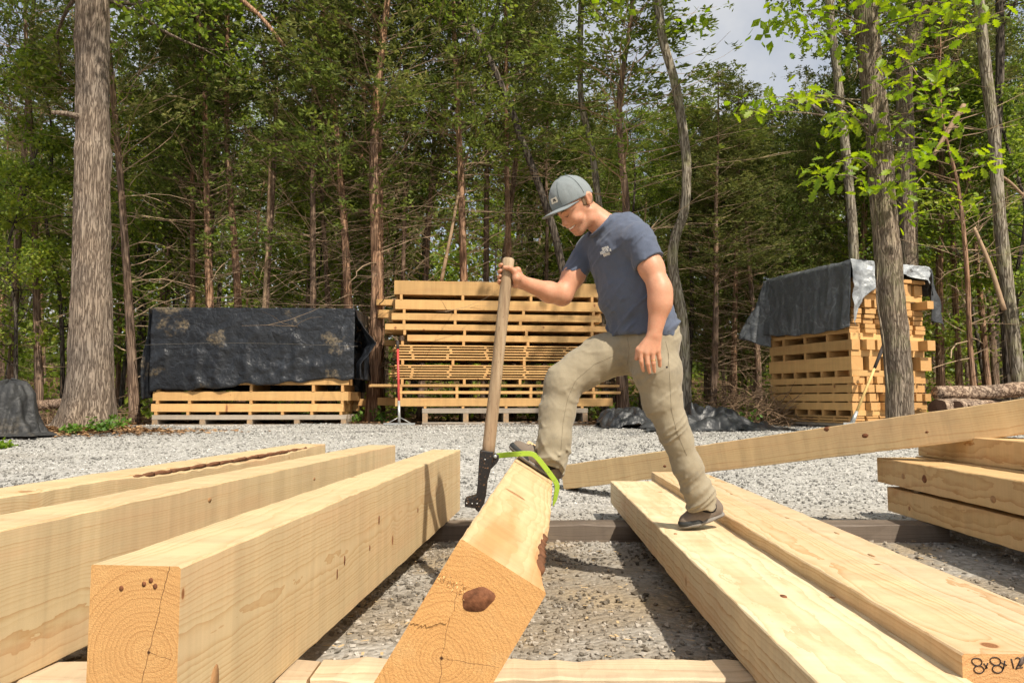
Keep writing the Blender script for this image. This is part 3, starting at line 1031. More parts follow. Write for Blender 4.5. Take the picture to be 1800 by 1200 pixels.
def pallet(F, u0, L, depth, z0, h, label, mat=M_wg):
    r = empty("pallet", Vector((F.o.x, F.o.y, z0)) + F.u * u0, F.a)
    tag(r, label, "pallet", "pallets under the stacks")
    t = 0.032; tr_ = min(0.085, h * 0.42)
    md = timber_mesh("deck_board", L, 0.12, t, 6, seed=300); ml = timber_mesh("runner", depth, 0.09, h - t - tr_ - 0.002, 3, seed=301)
    mr = timber_mesh("rail", L, 0.09, tr_, 6, seed=302)
    for m in (md, ml, mr): m.materials.append(mat)
    for j in range(4):
        o = obj("deck_board", md, None, r); o.location = (0, 0.06 + j * (depth - 0.12) / 3, 0)
    for j in range(4):
        o = obj("rail", mr, None, r); o.location = (0.003 * j, 0.05 + j * (depth - 0.10) / 3, h - tr_)
    for j in range(5):
        o = obj("runner", ml, None, r); o.location = (0.05 + j * (L - 0.10) / 4, 0.002, t + 0.001); o.rotation_euler = (0, 0, math.pi / 2)
    return r


def layer(F, z0, z1, u0, u1, rows, w, sname, idx, group, front=True):
    """one layer: front board + boards behind it"""
    h = z1 - z0
    rs = np.random.default_rng(int(z0 * 1000) + idx)
    n = 0.0
    for j in range(rows):
        du = 0 if j == 0 else rs.uniform(-0.12, 0.1)
        o = obj("timber" if h > 0.075 else "board", board_mesh(u1 - u0, w, h))
        F.put(o, u0 + du, n + w / 2 + (rs.uniform(0, 0.012)), z0)
        if j == 0:
            tag(o, "%s %s from the top at the front of %s" % (ORD[idx], "beam" if h > 0.075 else "board", sname) if idx else "thick topmost beam at the front of %s" % sname, "lumber", group)
        else:
            tag(o, "sawn lumber behind the front face of %s" % sname, "lumber", group)
        n += w + rs.uniform(0.02, 0.06)


def sticks(F, zs, us, depth, sname, group, w=0.045):
    z0, z1 = zs
    for u in us:
        o = obj("spacer_stick", board_mesh(depth, w, z1 - z0, 2))
        F.put(o, u, 0.004, z0, math.pi / 2)
        tag(o, "short sawn spacer stick between layers of %s" % sname, "stick", group)


# ---- middle stack
YG = 12.7
def zG(py): return at(880, py, YG).z
pG = at(690, 745, YG)
FG = Frame((pG.x, YG, 0), math.radians(6.5))
ppm = FPX / YG
gname = "the middle lumber stack"
ggr = "lumber of the middle stack"
rowsG = [(492.5, 517, 690, 1060, .27), (526, 543, 692, 1062, .25), (550, 562, 686, 1054, .2), (569, 579.5, 675, 1066, .2), (588, 599, 714, 1050, .2)]
rowsG += [(y, y + 2.3, 693 - (i % 2) * 2 + (5 if i > 2 else 0), 1058 + (i * 7) % 9, .19) for i, y in enumerate((606, 610.6, 615.4, 620, 625, 630))]
rowsG += [(y, y + 2.3, 692 + (i % 3) * 2, 1060 + (i * 5) % 9, .19) for i, y in enumerate((641, 645.4, 650, 654.6, 659.2, 663.8))]
rowsG += [(675, 679.5, 652, 1085, .2), (687, 692, 700, 1087, .2), (699.5, 714, 694, 1072, .25)]
prev_bot = None
for i, (y0, y1, x0, x1, w) in enumerate(rowsG):
    z1, z0 = zG(y0), zG(y1)
    u0 = (x0 - 690) / ppm; u1 = (x1 - 690) / ppm * 1.03
    nrow = 4 if w > 0.22 else 5
    layer(FG, z0, z1, u0, u1, nrow, w, gname, i, ggr)
    if prev_bot is not None:
        gap = prev_bot - z1
        if gap > 0.005:
            rs = np.random.default_rng(i)
            us = [0.15, 1.15 + rs.uniform(-.12, .12), 2.3 + rs.uniform(-.12, .12), 3.5] if gap > 0.03 else [0.3, 0.95, 1.6, 2.3, 3.0, 3.5]
            sticks(FG, (z1 + 0.001, prev_bot - 0.001), [u + rs.uniform(-.04, .04) for u in us], 1.05, gname, "spacer sticks of the middle stack")
    prev_bot = z0
# longer pieces standing out behind on the left
for i, (y0, y1, x0, lab) in enumerate([(512, 523, 655, "upper plank end sticking out left of the middle stack near its top"), (532, 547, 658, "knotty plank end sticking out left of the middle stack below the top one"),
                                       (589, 599, 671, "plank end sticking out left of the middle stack at mid height"), (697, 712, 660, "thick plank end sticking out left of the middle stack near the ground")]):
    o = obj("timber", board_mesh(4.0, 0.18, zG(y0) - zG(y1)))
    FG.put(o, (x0 - 690) / ppm - 0.03, 0.42 + 0.18 * 3.6, zG(y1) - 0.01)
    tag(o, lab, "lumber", ggr)
zb = zG(714)
gzg = gzf(pG.x + 1.8, YG + 0.3)
pallet(FG, 0.5, 2.9, 1.0, gzg, zb - gzg - 0.035, "grey pallet under the middle lumber stack")
sticks(FG, (zb - 0.036, zb - 0.002), [0.55, 1.2, 1.95, 2.7, 3.3], 1.0, gname, "spacer sticks of the middle stack")

# ---- left stack, under the black tarp
YL = 12.7
def zL(py): return at(430, py, YL).z
pL = at(266, 750, YL)
FL = Frame((pL.x, YL, 0), math.radians(2.5))
lname = "the tarp-covered left stack"
lgr = "lumber of the left stack"
rowsL = [(664, 676, 270, 607, .2), (688, 704, 266, 606, .25), (709.6, 723.6, 264, 598, .25)]
prev_bot = None
for i, (y0, y1, x0, x1, w) in enumerate(rowsL):
    z1, z0 = zL(y0), zL(y1)
    layer(FL, z0, z1, (x0 - 266) / ppm, (x1 - 266) / ppm, 4, w, lname, i, lgr)
    if prev_bot is not None:
        sticks(FL, (z1 + .001, prev_bot - .001), [0.08, 0.62, 1.66, 2.72, 3.22], 1.1, lname, "spacer sticks of the left stack")
    prev_bot = z0
gzl = gzf(pL.x + 1.6, YL + .4)
zb = zL(723.6)
pallet(FL, 0.0, 3.3, 1.05, gzl - 0.01, zb - gzl - 0.045, "grey pallet under the tarp-covered left stack")
sticks(FL, (zb - 0.054, zb - 0.002), [0.06, 0.6, 1.1, 1.65, 2.2, 2.7, 3.2], 1.05, lname, "spacer sticks of the left stack")
for (y0, y1, x0, Lb, nn, lab) in [(706, 722, 250, 2.0, 0.55, "brown plank end poking out left of the tarp-covered stack"), (701, 714, 585, 1.1, 0.75, "brown plank lying in the gap between the left and middle stacks")]:
    o = obj("timber", board_mesh(Lb, 0.16, zL(y0) - zL(y1)))
    FL.put(o, (x0 - 266) / ppm, nn + .35, zL(y1)); tag(o, lab, "lumber", lgr)

# ---- right stack: corner toward the viewer, lumber runs away to the left
YR = 11.5
pR = at(1502, 745, YR)
angR = math.atan2(-0.948, 0.318)           # direction from far end to near end
LRs = 1.98
uR = Vector((math.cos(angR), math.sin(angR), 0)); nR = Vector((-math.sin(angR), math.cos(angR), 0))
# frame: origin at far end of the left face; n points to the right (east) across the stack
FR = Frame(Vector((pR.x, pR.y, 0)) - uR * LRs, angR)
def zR(py): return at(1502, py, YR).z
rname = "the right lumber stack"
rgr = "lumber of the right stack"
WR = 1.48
rowsR = [(486, 492, 5, .26), (495, 514, 8, .165), (525, 539, 7, .13), (541, 550, 6, .21), (551.5, 557.5, 6, .20), (559, 566.5, 6, .19), (568, 575.5, 6, .2), (577, 584, 6, .21),
         (596, 614, 7, .16), (625.5, 650, 5, .225), (661, 673, 10, .12), (675.5, 689, 11, .122), (691.5, 705, 11, .122), (707.5, 721, 11, .122), (731, 734.5, 6, .23), (736, 739.5, 6, .23), (741, 744.5, 6, .23)]
prev_bot = None
for i, (y0, y1, k, w) in enumerate(rowsR):
    z1, z0 = zR(y0), zR(y1)
    h = z1 - z0
    rs = np.random.default_rng(900 + i)
    tot = WR + (0.04 if i % 3 == 0 else 0)
    gap = (tot - k * w) / max(k - 1, 1)
    for j in range(k):
        out = rs.uniform(-0.05, 0.09) if h > .05 else rs.uniform(-0.03, 0.03)
        if j == 0: out = 0.0
        if j == k - 1 and i in (2, 8): out = 0.20
        o = obj("timber" if h > 0.075 else "board", board_mesh(LRs, w, h))
        FR.put(o, out + (0.0 if j else rs.uniform(-.04, .03)), w / 2 + j * (w + max(gap, 0.004)), z0)
        pos = "left face" if j == 0 else ("right side" if j == k - 1 else "%s from the left" % ["", "second", "third", "fourth", "fifth", "sixth", "seventh", "eighth", "ninth", "tenth"][j])
        tag(o, "%s end, %s, %s layer of %s" % ("beam" if h > .075 else "board", pos, "top" if i == 0 else ORD[i], rname), "lumber", rgr)
    if prev_bot is not None:
        g = prev_bot - z1
        if g > 0.008:
            us = ([0.06, .33, .65, .97, 1.3, 1.62, LRs - 0.045] if i >= 10 else [0.06, 0.38, 0.92, 1.45, LRs - 0.045]) if g > .03 else [0.1, .45, .85, 1.2, 1.55, LRs - .1]
            sticks(FR, (z1 + .001, prev_bot - .001), us, WR, rname, "spacer sticks of the right stack", 0.05)
    prev_bot = z0
rp = pallet(FR, 0.0, LRs, WR, gzf(pR.x, YR) - 0.02, prev_bot - gzf(pR.x, YR) + 0.015, "grey pallet under the right lumber stack")

# ------------------------------------------------------------------ tarps
def tarpmat(name, col, hi, dust=None, rough=0.42):
    b = NB(name, rough, 0.5)
    c = b.coord()
    weave = b.m('MULTIPLY', b.m('SINE', b.m('MULTIPLY', b.xyz(c)[0], 900.0)), b.m('SINE', b.m('MULTIPLY', b.xyz(c)[2], 900.0)))
    cr = b.voro(b.v('ADD', c, b.v('SCALE', b.noise(c, 3.0, 3, color=True), scale=0.5)), 1.7, 'DISTANCE_TO_EDGE')
    cr2 = b.voro(b.v('ADD', c, b.v('SCALE', b.noise(c, 7.0, 3, color=True), scale=0.3)), 4.5, 'DISTANCE_TO_EDGE')
    n = b.noise(c, 4.0, 5, 0.65)
    crease = b.m('MAXIMUM', b.map(cr, 0.0, 0.035, 1, 0), b.m('MULTIPLY', b.map(cr2, 0.0, 0.03, 1, 0), 0.6))
    cc = b.mix(n, tuple(v * 0.7 for v in col), tuple(v * 1.3 for v in col))
    cc = b.mix(b.m('MULTIPLY', crease, b.map(n, 0.4, 0.62, 0, 0.55)), cc, hi)
    if dust:
        d = b.m('MULTIPLY', b.map(b.noise(c, 1.25, 5, 0.62), 0.555, 0.63, 0, 1, True), b.map(b.noise(c, 24.0, 4), 0.35, 0.62))
        cc = b.mix(b.m('MULTIPLY', d, 0.75), cc, dust)
    b.base(cc)
    h = b.m('ADD', b.m('ADD', b.m('MULTIPLY', cr, 1.2), b.m('MULTIPLY', cr2, 0.8)), b.m('MULTIPLY', n, 0.9))
    b.bump(h, 0.6, 0.04)
    b.rough(b.m('MULTIPLY_ADD', n, 0.3, rough - 0.12))
    return b.mat


M_tarpk = tarpmat("black_tarp", (0.012, 0.014, 0.018), (0.05, 0.058, 0.072), (0.20, 0.155, 0.095), 0.33)
M_tarpg = tarpmat("grey_tarp", (0.085, 0.092, 0.10), (0.30, 0.32, 0.34), None, 0.4)
M_tarps = tarpmat("silver_tarp", (0.30, 0.32, 0.34), (0.5, 0.52, 0.54), None, 0.38)
M_tarpp = tarpmat("charcoal_tarp", (0.032, 0.034, 0.037), (0.10, 0.105, 0.11), None, 0.4)
M_tarpd = tarpmat("dark_fabric_cover", (0.024, 0.025, 0.026), (0.07, 0.07, 0.07), (0.10, 0.085, 0.065), 0.6)
M_rope = plain("rope", (0.12, 0.11, 0.095), 0.9, 0.1)


def sheet(P, mat, name, parent=None, thick=0.004):
    """P (nu,nv,3) grid -> two sided thin shell"""
    nu, nv = P.shape[:2]
    i = (np.arange(nu - 1)[:, None] * nv + np.arange(nv - 1)[None]).ravel()
    f = np.stack([i, i + nv, i + nv + 1, i + 1], -1)
    me = mesh_np(name, P.reshape(-1, 3), f, True)
    o = obj(name, me, mat, parent)
    md = o.modifiers.new("thickness", 'SOLIDIFY'); md.thickness = thick; md.offset = 0
    return o


def polyline(pts, n):
    p = np.asarray(pts, dtype=float)
    d = np.concatenate([[0], np.cumsum(np.linalg.norm(np.diff(p, axis=0), axis=1))])
    t = np.linspace(0, d[-1], n)
    return np.stack([np.interp(t, d, p[:, k]) for k in range(p.shape[1])], -1)


# left stack tarp: sheet over top, hanging over front and back, gathered ends
zt = zL(540); zf0 = zL(676); dep = 1.18
Ltp = 347 / ppm
root = empty("tarp", Vector((FL.o.x, FL.o.y, gzl)) + FL.u * (Ltp / 2) + FL.n * .55)
tag(root, "black tarp draped over the left lumber stack, dusty patches", "tarp", "tarps in the yard")
nu, nv = 110, 90
U = np.linspace(-0.06, Ltp + 0.03, nu)
P3 = np.zeros((nu, nv, 3))
for a, u in enumerate(U):
    t = u / Ltp
    low = zL(689) + (zL(664) - zL(689)) * t + 0.015 * math.sin(u * 5) + 0.01 * math.sin(u * 17)
    prof = polyline([(-0.05, low), (-0.035, (low + zt) / 2), (-0.012, zt - 0.03), (0.02, zt), (dep - .02, zt - 0.02), (dep + 0.04, zt - 0.1), (dep + 0.06, zf0 - 0.1)], nv)
    P3[a, :, 0] = u; P3[a, :, 1] = prof[:, 0]; P3[a, :, 2] = prof[:, 1]
hang = np.clip((zt - P3[..., 2]) / (zt - zf0), 0, 1)
q = np.stack([P3[..., 0] * 2.2, P3[..., 1] * 2.2, P3[..., 2] * 1.7], -1)
wr = ridged(q, 4, 31) - 1.35
fine = fbm(q * 4.0, 3, 33)
side = np.where(P3[..., 1] < 0.3, -1, 1)
P3[..., 1] += side * (0.075 * wr * (0.15 + hang) + 0.012 * fine)
P3[..., 2] += 0.012 * wr * (1 - hang) + 0.02 * hang * np.sin(P3[..., 0] * 9) * (hang > 0.9)
# ends tuck in a little toward the bottom on the right, swing out on the left
W3 = FL.o.to_tuple()
def toworld(Fr, A):
    return np.stack([Fr.o.x + A[..., 0] * Fr.u.x + A[..., 1] * Fr.n.x, Fr.o.y + A[..., 0] * Fr.u.y + A[..., 1] * Fr.n.y, A[..., 2]], -1)
def localroot(A, root):
    return A - np.array(root.location)
P3[..., 1] = np.where(P3[..., 1] < 0.3, np.minimum(P3[..., 1], -0.016), P3[..., 1])
sheet(localroot(toworld(FL, P3), root), M_tarpk, "cover", root)
# gathered folds at each end
for (u0, sgn, zlow, nm) in ((-0.07, -1, zL(700), "end_fold"), (Ltp + 0.04, 1, zL(664), "end_fold")):
    na, nb_ = 60, 50
    A = np.zeros((na, nb_, 3))
    tt = np.linspace(0, 1, nb_)
    for a in range(na):
        s = a / (na - 1)
        n_ = -0.05 + s * (dep + 0.1)
        drop = zt - zlow - 0.25 * s * (sgn < 0)
        bulge = 0.10 * np.sin(s * 25 + 2 * tt) * tt ** 0.7 + 0.05 * np.sin(s * 57 + 4 * tt) * tt
        A[a, :, 0] = u0 + sgn * (0.02 + 0.05 * tt + bulge * 0.6)
        A[a, :, 1] = n_ + 0.03 * np.sin(tt * 7 + s * 9)
        A[a, :, 2] = zt - 0.02 - tt * drop
    if sgn > 0:   # flap standing out on the right, caught by the rope below
        kf = np.clip(1 - np.abs(np.linspace(0, 1, nb_)[None] - 0.45) * 3.0, 0, 1) * np.clip(1 - np.linspace(0, 1, na)[:, None] * 2.0, 0, 1)
        A[..., 0] += 0.30 * kf
        A[..., 2] += -0.05 * kf
    qq = np.stack([A[..., 0] * 5, A[..., 1] * 3, A[..., 2] * 2], -1)
    A[..., 0] += sgn * 0.03 * (ridged(qq, 3, 44) - 1.2)
    sheet(localroot(toworld(FL, A), root), M_tarpk, nm, root)
mb = MB()
rp_ = np.array([[u, -0.075 - 0.01 * math.sin(u * 9), zL(606) + 0.03 * math.sin(u * 1.1)] for u in np.linspace(-0.2, Ltp + .1, 40)])
mb.tube(localroot(toworld(FL, rp_), root), 0.003, 5)
obj("rope", mb.mesh("rope", True), M_rope, root)

# right stack tarp
ztR = zR(456); zlR = zR(577)
root = empty("tarp", Vector((FR.o.x, FR.o.y, gzf(pR.x, YR))) + FR.u * (LRs / 2) + FR.n * (WR / 2))
tag(root, "grey tarp draped over the right lumber stack, silver folds at its near end", "tarp", "tarps in the yard")
nu, nv = 90, 100
P3 = np.zeros((nu, nv, 3))
for a, u in enumerate(np.linspace(-0.05, LRs + 0.07, nu)):
    t = u / LRs
    low = zlR + 0.05 * (1 - t) + 0.05 * math.sin(t * math.pi) * -1 + 0.012 * math.sin(u * 13)
    prof = polyline([(-0.11, low), (-0.07, (low + ztR) / 2), (-0.03, ztR - 0.06), (0.03, ztR), (WR + 0.0, ztR - 0.04), (WR + 0.12, ztR - 0.22), (WR + 0.16, ztR - 0.5)], nv)
    P3[a, :, 0] = u; P3[a, :, 1] = prof[:, 0]; P3[a, :, 2] = prof[:, 1]
q = np.stack([P3[..., 0] * 3.4, P3[..., 1] * 2.2, P3[..., 2] * 1.1], -1)
wr = ridged(q, 4, 51) - 1.35
hang = np.clip((ztR - P3[..., 2]) / (ztR - zlR), 0, 1)
P3[..., 1] += np.where(P3[..., 1] < 0.5, -1, 1) * 0.05 * wr * (0.2 + hang)
P3[..., 2] += 0.02 * wr * (1 - hang)
sheet(localroot(toworld(FR, P3), root), M_tarpg, "cover", root)
# near end flap: curtain hanging over the ends
na, nb_ = 80, 34
A = np.zeros((na, nb_, 3)); tt = np.linspace(0, 1, nb_)
S = np.linspace(0, 1, na)
drop = np.interp(S, [0, .05, .14, .28, .45, .75, 0.9, 1.0], [1.05, .95, .62, .40, .20, .18, .24, .30])
for a in range(na):
    s = S[a]
    A[a, :, 0] = LRs + 0.08 + 0.05 * np.sin(s * 19 + 3 * tt) * tt + 0.05 * tt
    A[a, :, 1] = -0.05 + s * (WR + 0.10) + 0.02 * np.sin(tt * 6)
    A[a, :, 2] = ztR - 0.005 - 0.04 * s - tt * drop[a]
qq = A * np.array([4, 4, 4.0])
A[..., 0] += 0.06 * (ridged(qq, 4, 61) - 1.3)
sheet(localroot(toworld(FR, A), root), M_tarps, "end_flap", root)
# loose corner hanging on the right, and the far left corner
for (uu, nn, dw, dr, sw, mt, zs) in ((LRs + 0.10, WR + 0.04, 0.62, 0.84, 0.25, M_tarpp, ztR - 0.06), (0.10, -0.06, -0.36, 1.22, -0.1, M_tarpg, ztR - 0.04)):
    na, nb_ = 26, 50
    A = np.zeros((na, nb_, 3)); tt = np.linspace(0, 1, nb_)
    for a in range(na):
        s = a / (na - 1)
        A[a, :, 0] = uu + 0.04 * np.sin(s * 8 + 3 * tt) - (s * (0.16 + 0.25 * tt) if dw < 0 else 0.25 * s)
        A[a, :, 1] = nn + dw * s * ((0.55 + 0.45 * tt) if dw > 0 else tt ** 1.3) + 0.02 * np.sin(tt * 9 + s * 4)
        A[a, :, 2] = zs - 0.22 * s * (dw > 0) - tt * (dr * (1 - 0.15 * s))
    A[..., 1] += 0.05 * (ridged(A * np.array([5, 5, 3.0]), 4, 71) - 1.3)
    sheet(localroot(toworld(FR, A), root), mt, "loose_corner", root)


# crumpled tarp on the ground
def crumple(cx, cy, rx, ry, hmax, seed, mat, label, shape=None, ang=0.0):
    nu, nv = 150, 110
    u = np.linspace(-1, 1, nu)[:, None] * np.ones((1, nv)); w = np.linspace(-1, 1, nv)[None] * np.ones((nu, 1))
    q = np.stack([u * 2.2, w * 1.8, 0 * u + seed], -1)
    wx = fbm(q * 1.3, 3, seed + 1); wy = fbm(q * 1.3, 3, seed + 2)
    X = rx * (u + 0.22 * wx); Y = ry * (w + 0.3 * wy)
    rs = np.random.default_rng(seed)
    r = np.sqrt(u ** 2 + w ** 2)
    env = np.clip(1.15 - r ** 2, 0, 1) ** 0.6
    if shape is not None: env = env * shape(u, w)
    X = rx * (u + 0.07 * wx); Y = ry * (w + 0.09 * wy)
    # rounded folds lying over each other in all directions
    Z = np.full_like(X, 0.0)
    for k in range(60):
        a = rs.uniform(0, 6.283); q = rs.random() ** 0.6
        x0 = rx * q * math.cos(a) * 0.85; y0 = ry * q * math.sin(a) * 0.85
        d = rs.uniform(0, math.pi); ln = rs.uniform(0.22, 0.6); wd = rs.uniform(0.05, 0.13); hh = hmax * rs.uniform(0.3, 0.95)
        dx, dy = X - x0, Y - y0
        al = dx * math.cos(d) + dy * math.sin(d); pe = -dx * math.sin(d) + dy * math.cos(d) + 0.25 * al ** 2 * rs.normal()
        e = 1 - (pe / wd) ** 2 - np.clip(np.abs(al) / ln, 0, 2) ** 4
        Z = np.maximum(Z, hh * np.sqrt(np.clip(e, 0, 1)) * (0.75 + 0.25 * np.cos(al * 9)))
    for _ in range(8):
        Z[1:-1, 1:-1] = (Z[1:-1, 1:-1] * 2 + Z[:-2, 1:-1] + Z[2:, 1:-1] + Z[1:-1, :-2] + Z[1:-1, 2:]) / 6
    Z = env * Z + 0.02 * np.abs(wx) + 0.012 * fbm(np.stack([X * 9, Y * 9, 0 * X], -1), 2, seed)
    Z = np.maximum(Z, 0.004)
    ca, sa = math.cos(ang), math.sin(ang)
    xx = cx + X * ca - Y * sa; yy = cy + X * sa + Y * ca
    Z = gz(xx, yy) + 0.012 + Z
    A = np.stack([xx, yy, Z], -1)
    root = empty("crumpled_tarp", (cx, cy, gzf(cx, cy)))
    tag(root, label, "tarp", "tarps in the yard")
    o = sheet(localroot(A, root), mat, "heap", root)
    return root


pc = at(1250, 735, 11.4)
crumple(pc.x + 0.02, 11.7, 1.1, 0.8, 0.46, 5, M_tarpp, "crumpled charcoal tarp heaped on the gravel behind the man", lambda u, w: np.clip(1.05 - 0.75 * np.clip(u, 0, 1), 0, 1))
pc = at(1110, 735, 11.8)
crumple(pc.x, 12.2, 0.5, 0.5, 0.36, 9, M_tarpp, "small crumpled end of tarp between the middle stack and the man's rear leg")
# covered heap at the left edge
pc = at(-15, 750, 9.6)
root = empty("covered_heap", (pc.x, 9.9, gzf(pc.x, 9.9)))
tag(root, "dark tarp covered heap cut off by the left edge", "tarp", "tarps in the yard")
nu, nv = 100, 70
th = np.linspace(0, 2 * math.pi, nu)[:, None] * np.ones((1, nv)); t = np.linspace(0, 1, nv)[None] * np.ones((nu, 1))
rad = np.interp(t, [0, .3, .42, .62, .85, 1], [0.02, 0.22, 0.31, .36, .43, .58])
hh = np.interp(t, [0, .3, .42, .62, .85, 1], [0.72, 0.68, .55, .28, .05, 0.01])
X = rad * np.cos(th) * 1.0; Y = rad * np.sin(th) * 0.9
_q = np.stack([np.cos(th) * 1.6, np.sin(th) * 1.6, hh * 1.3], -1)
wv = fbm(_q, 2, 83)
rd = 0.55 * np.sin(th * 7 + 3.0 * wv + 2.2 * t) + 0.3 * np.sin(th * 13 - 4 * wv + 5 * t) + 0.25 * fbm(_q * 3, 2, 84)
rr = 1 + 0.2 * rd * np.clip(t * 1.6 - 0.25, 0, 1)
A = np.stack([X * rr, Y * rr, hh + 0.05 * rd * np.clip(1 - t, 0.0, 1) + 0.01], -1)
sheet(A, M_tarpd, "cover", root)

# ------------------------------------------------------------------ forest
M_bark_oak = bark("bark_oak", (0.31, 0.25, 0.195), (0.145, 0.11, 0.085), 24.0, 2.4, strength=0.8, dist=0.025)
M_bark_oak2 = bark("bark_oak_brown", (0.35, 0.285, 0.215), (0.165, 0.125, 0.092), 24.0, 2.6, moss=(0.16, 0.17, 0.08), strength=1.0, dist=0.03)
M_bark_ced = bark("bark_cedar", (0.32, 0.225, 0.16), (0.14, 0.092, 0.066), 22.0, 1.0, strength=0.8, dist=0.015)
M_bark_red = bark("bark_cedar_red", (0.42, 0.26, 0.165), (0.18, 0.105, 0.068), 20.0, 1.0, strength=0.8, dist=0.015)
M_bark_dark = bark("bark_dark", (0.16, 0.135, 0.11), (0.055, 0.045, 0.037), 16.0, 1.6, strength=0.9, dist=0.02)
M_bark_pale = bark("bark_pale_lichen", (0.36, 0.32, 0.255), (0.14, 0.115, 0.085), 16.0, 2.2, moss=(0.30, 0.30, 0.15), strength=0.9, dist=0.02)
M_twig = plain("dead_twig", (0.38, 0.275, 0.18), 0.9, 0.1, 0.4, 3)
M_twig_dk = plain("dead_twig_dark", (0.25, 0.18, 0.12), 0.9, 0.1, 0.4, 3)
M_cedar = leafmat("cedar_foliage", [(0.05, 0.068, 0.022), (0.11, 0.135, 0.04), (0.19, 0.21, 0.06), (0.28, 0.265, 0.095)], 0.32, 0.7, 0.15)
M_cedar2 = leafmat("cedar_foliage_green", [(0.05, 0.075, 0.018), (0.12, 0.165, 0.036), (0.22, 0.265, 0.055)], 0.32, 0.7, 0.15)
M_decid = leafmat("deciduous_leaf", [(0.055, 0.095, 0.018), (0.13, 0.20, 0.030), (0.24, 0.32, 0.05), (0.40, 0.44, 0.075)], 0.48)
M_oakleaf = leafmat("oak_leaf_bright", [(0.10, 0.19, 0.02), (0.20, 0.31, 0.03), (0.33, 0.42, 0.04)], 0.5, 0.45)
M_shrub = leafmat("shrub_leaf", [(0.04, 0.10, 0.015), (0.10, 0.20, 0.03), (0.18, 0.30, 0.05)], 0.4)


def dirvec(az, el):
    return np.array([math.cos(az) * math.cos(el), math.sin(az) * math.cos(el), math.sin(el)])


def needle_sprays(centers, dirs, rs, per=11, ln=0.10, wd=0.016, spread=0.75):
    """fans of thin pointed faces around each centre"""
    n = len(centers)
    c = np.repeat(centers, per, 0); d = np.repeat(dirs, per, 0)
    d = d + rs.normal(0, spread, d.shape); d[:, 2] -= 0.15
    d /= np.linalg.norm(d, axis=1, keepdims=True) + 1e-9
    s = np.cross(d, rs.normal(size=d.shape)); s /= np.linalg.norm(s, axis=1, keepdims=True) + 1e-9
    l = ln * rs.uniform(0.55, 1.35, (len(c), 1)); w = wd * rs.uniform(0.6, 1.5, (len(c), 1))
    c = c + rs.normal(0, 0.035, c.shape)
    v = np.stack([c - s * w * 0.5, c + d * l * 0.5 + s * w, c + d * l, c + d * l * 0.5 - s * w], 1)
    return v.reshape(-1, 3), np.arange(len(c) * 4).reshape(-1, 4)


def leaf_cluster(centers, rs, per=26, rad=0.30, size=0.075):
    n = len(centers)
    c = np.repeat(centers, per, 0)
    off = rs.normal(0, 1, c.shape); off /= np.linalg.norm(off, axis=1, keepdims=True)
    off *= rad * rs.random((len(c), 1)) ** 0.5; off[:, 2] *= 0.6
    c = c + off
    d = off / rad + rs.normal(0, 0.6, c.shape) + np.array([0, 0, -0.35]); d /= np.linalg.norm(d, axis=1, keepdims=True) + 1e-9
    up = np.array([0, 0, 1.0]) + rs.normal(0, 0.5, c.shape)
    s = np.cross(d, up); s /= np.linalg.norm(s, axis=1, keepdims=True) + 1e-9
    nrm = np.cross(s, d)
    l = size * rs.uniform(0.7, 1.4, (len(c), 1)); w = l * 0.33
    v = np.stack([c, c + d * l * 0.5 + s * w - nrm * l * .04, c + d * l, c + d * l * 0.5 - s * w - nrm * l * .04], 1)
    return v.reshape(-1, 3), np.arange(len(c) * 4).reshape(-1, 4)


def trunk_mesh(name, pts, r0, r1, sides=10, n=26, rough=0.06, flare=0.25, seed=0):
    p = spline(pts, n)
    t = np.linspace(0, 1, n)
    r = r0 + (r1 - r0) * t
    r = r * (1 + flare * np.exp(-t * n / 2.2))
    prof = 1 + rough * fbm(np.stack(np.broadcast_arrays(np.cos(np.linspace(0, 6.283, sides, endpoint=False))[None] * 1.5, np.sin(np.linspace(0, 6.283, sides, endpoint=False))[None] * 1.5, (t * n * 0.35)[:, None]), -1), 3, seed)
    v, f3, f4 = tube_np(p, r, sides, True, prof)
    return mesh_np(name, v, [f4, f3], True), p, r


def limb(mb, p0, d, L, r, rs, seg=5, droop=0.0, wig=0.12, sides=4, up=0.0):
    pts = [np.array(p0)]
    d = np.array(d, dtype=float)
    for k in range(seg):
        d = d + rs.normal(0, wig, 3); d[2] += up - droop * (k / seg)
        d /= np.linalg.norm(d)
        pts.append(pts[-1] + d * L / seg)
    pts = np.array(pts)
    mb.tube(pts, np.linspace(r, r * 0.25, seg + 1), sides, False)
    return pts


class Proto:
    pass


